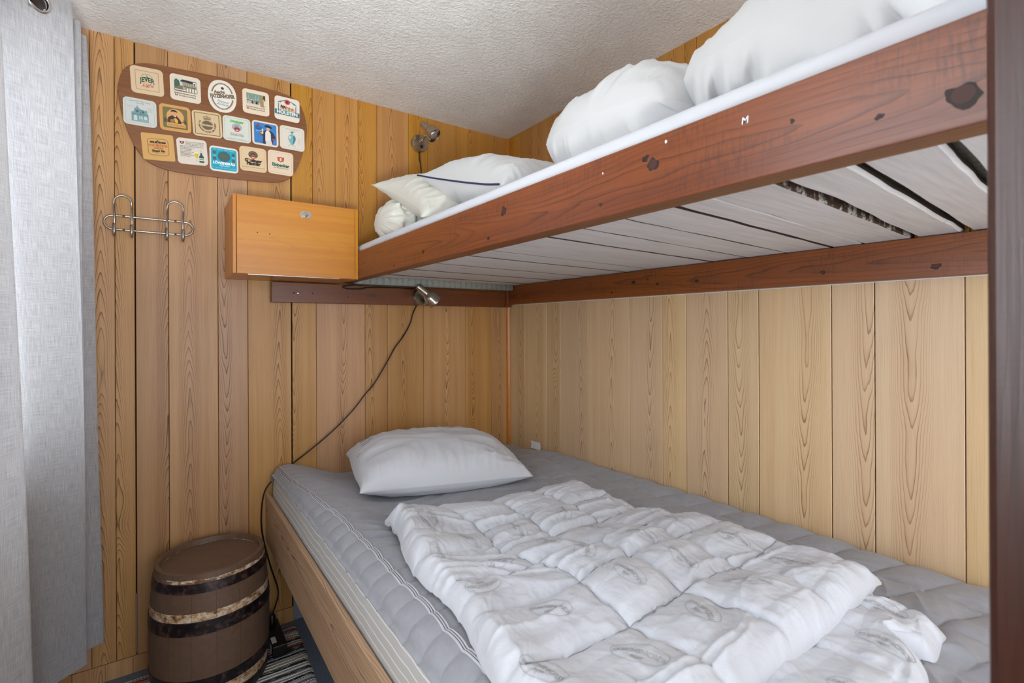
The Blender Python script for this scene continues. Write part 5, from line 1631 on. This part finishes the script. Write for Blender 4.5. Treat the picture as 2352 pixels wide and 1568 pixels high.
# ================================================================== RUG
def rug_mat():
    n = NT('rag_rug')
    P = n.geo(); q = n.n.new('ShaderNodeSeparateXYZ'); n.L(P, q.inputs[0])
    x, y = q.outputs[0], q.outputs[1]
    wy = n.math('ADD', y, n.math('MULTIPLY', n.math('SUBTRACT', n.noise(n.comb(n.math('MULTIPLY', x, 14.), n.math('MULTIPLY', y, 30.), 0.), 1., 2), .5), .006))
    row = n.math('FLOOR', n.math('MULTIPLY', wy, 74.))
    wn_ = n.n.new('ShaderNodeTexWhiteNoise'); wn_.noise_dimensions = '1D'; n.L(n.math('MULTIPLY', row, 1.37), wn_.inputs['W'])
    st = [(0, (216, 218, 218)), (.16, (176, 178, 180)), (.26, (34, 36, 42)), (.36, (214, 208, 194)), (.50, (150, 154, 160)), (.58, (226, 226, 224)), (.72, (190, 188, 172)), (.80, (44, 50, 62)), (.87, (160, 44, 34)), (.91, (190, 194, 202)), (.97, (200, 130, 98))]
    c = n.ramp(wn_.outputs[0], [(p, lin(cc)) for p, cc in st], 'CONSTANT')
    # woven flecks
    row2 = n.math('FLOOR', n.math('MULTIPLY', wy, 400.))
    ck = n.math('FRACT', n.math('ADD', n.math('MULTIPLY', x, 110.), n.math('MULTIPLY', row2, .5)))
    wn2 = n.n.new('ShaderNodeTexWhiteNoise'); wn2.noise_dimensions = '1D'; n.L(n.math('MULTIPLY', row2, .77), wn2.inputs['W'])
    fleck = n.math('MULTIPLY', n.math('GREATER_THAN', ck, .55), n.math('GREATER_THAN', wn2.outputs[0], .74))
    c = n.mix(n.math('MULTIPLY', fleck, .75), c, lin((40, 42, 50)))
    f2 = n.noise(n.comb(n.math('MULTIPLY', x, 40.), n.math('MULTIPLY', y, 320.), 2.), 1., 2, .6)
    c = n.mix(n.mr(f2, .56, .64, 0, .7), c, lin((214, 214, 210)))
    n.set('Base Color', c).set('Roughness', .95)
    n.bump(n.math('ADD', n.math('SINE', n.math('MULTIPLY', wy, 135. * 6.2832)), f2), .6, .003)
    return n.m


ys = np.linspace(-2.3, -.055, 520); nx = 70
P = np.zeros((nx, len(ys), 3))
edge = -1.083 + .006 * (vn(ys * 90, ys * 0, 3) - .5) + .004 * (vn(ys * 260, ys * 0, 5) - .5) + .012 * (ys + .1) * .5 * 0 - .010 * sstep(.1, .6, -ys)
le = -1.74 + .006 * (vn(ys * 90, ys * 0 + 9, 3) - .5)
for i in range(nx):
    t = i / (nx - 1)
    P[i, :, 0] = le + (edge - le) * t; P[i, :, 1] = ys + .004 * np.sin(P[i, :, 0] * 9)
    P[i, :, 2] = .0075 + .0012 * np.sin(ys * 2 * math.pi * 68) + .001 * (vn(P[i, :, 0] * 60, ys * 130, 2) - .5) - (.005 if i in (0, nx - 1) else 0)
mb = MB(); c = np.array([-1.4, -1.2, 0.])
mb.grid(P - c, None, 0, flip=False)
Pb = P.copy(); Pb[..., 2] = .0008
mb.grid(Pb[:, ::8] - c, None, 0, flip=True)
rug = mb.build('rug', [rug_mat()], None, smooth=True, label='striped multicoloured rag rug on the blue floor under the barrel', cat='rug')
rug.location = c

# power strip behind the barrel
ps = empty('power_strip', (-1.185, -.11, .010), 'black power strip with white stickers on the floor between barrel and wall', 'power strip')
mb = MB(); mb.box(-1.195, -1.145, -.225, -.035, .0105, .052, 'y'); mb.build('body', [MAT['black']], ps, bevel=.004)
for q in ((-1.1958, -1.1952, -.20, -.175, .016, .046), (-1.192, -1.176, -.20, -.16, .0521, .0525)):
    mb = MB(); mb.box(*q); mb.build('sticker', [MAT['label']], ps)
mb = MB(); mb.lathe([(.013, .0), (.013, .028), (.009, .034), (.0001, .035)], Matrix.Translation((-1.170, -.062, .0526)), 16); mb.build('plug', [MAT['black']], ps, autos=40)

# ================================================================== CURTAIN
def curtain():
    # plan path of folds (x, y), from the wall towards the photographer; top and bottom
    top = [(-1.80, -.060), (-1.692, -.178), (-1.80, -.215), (-1.697, -.262), (-1.80, -.300), (-1.7045, -.352), (-1.86, -.50), (-1.90, -.66), (-1.775, -.80), (-1.80, -.93), (-1.90, -1.02), (-1.76, -1.12)]
    bot = [(-1.80, -.035), (-1.661, -.095), (-1.79, -.155), (-1.700, -.172), (-1.79, -.185), (-1.6945, -.200), (-1.79, -.28), (-1.88, -.62), (-1.712, -.80), (-1.79, -.93), (-1.90, -1.00), (-1.72, -1.12)]

    def cr(pts, n=30, soft=.5):
        P = [np.array(p + (0,), float) for p in pts]
        out = []
        for i in range(len(P) - 1):
            a, b = P[i], P[i + 1]
            for k_ in range(n):
                t = k_ / n
                out.append(a + (b - a) * t)
        out.append(P[-1]); out = np.array(out)[:, :2]
        for _ in range(12):   # round the folds a little
            o_ = out.copy(); o_[1:-1] = .25 * out[:-2] + .5 * out[1:-1] + .25 * out[2:]; out = o_
        return out
    A, B = cr(top), cr(bot)
    zs = np.concatenate([np.linspace(0, .06, 26), np.linspace(.06, 1, 90)[1:]])
    ztop, zbot = 2.095, .185
    P = np.zeros((len(A), len(zs), 3)); uv = np.zeros((len(A), len(zs), 2))
    s = np.concatenate([[0], np.cumsum(np.hypot(*np.diff((A + B) / 2, axis=0).T))])
    for j, t in enumerate(zs):
        tt = t ** .8
        q = A * (1 - tt) + B * tt
        wob = .006 * np.sin(s * 9 + t * 5) * t * (1 - t) * 4 * .5
        P[:, j, 0] = q[:, 0] + wob; P[:, j, 1] = q[:, 1]; P[:, j, 2] = ztop - (ztop - zbot) * t
        uv[:, j, 0] = s; uv[:, j, 1] = P[:, j, 2]
    c = np.array([-1.78, -.5, zbot])
    mb = MB(); mb.grid(P - c, uv, 0)
    eye = np.array([-1.7712, -.4195, 2.045])
    V3 = np.array(mb.v) + c
    keep = [k_ for k_, f_ in enumerate(mb.f) if np.linalg.norm(V3[list(f_)].mean(0) - eye) > .0235]
    mb.uv = [q for k_ in keep for q in mb.uv[4 * k_:4 * k_ + 4]]
    mb.f = [mb.f[k_] for k_ in keep]; mb.pid = [0.] * len(keep); mb.mi = [0] * len(keep)
    o = mb.build('curtain', [MAT['curtain']], None, smooth=True, label='light grey linen eyelet curtain hanging in front of the window on the left', cat='curtain')
    o.location = c
    # rod passes through eyelets
    for (x, y, yaw) in ((-1.7712, -.4195, -45),):
        mb = MB()
        mb.lathe([(.0215, -.003), (.0225, -.0035), (.0270, -.003), (.0290, 0), (.0270, .003), (.0225, .0035), (.0215, .003), (.0215, -.003)], Matrix.Translation((x - c[0] + .0012, y - c[1] - .0012, 2.045 - c[2])) @ Matrix.Rotation(math.radians(yaw), 4, 'Z') @ Matrix.Rotation(math.radians(90), 4, 'Y'), 36, closed=True)
        e_ = mb.build('eyelet', [MAT['chrome']], None, smooth=True); e_.parent = o
    # dark opening of the eyelet is the rod itself
    mb = MB(); mb.tube([(-1.773, -2.35, 2.047), (-1.773, -.02, 2.047)], .0135, 20)
    r = mb.build('curtain_rod', [MAT['rod']], None, smooth=True, label='dark brown curtain rod running through the curtain eyelets', cat='curtain rod')


MAT['rod'] = plain('dark_brown_rod', (54, 38, 30), .35)
curtain()
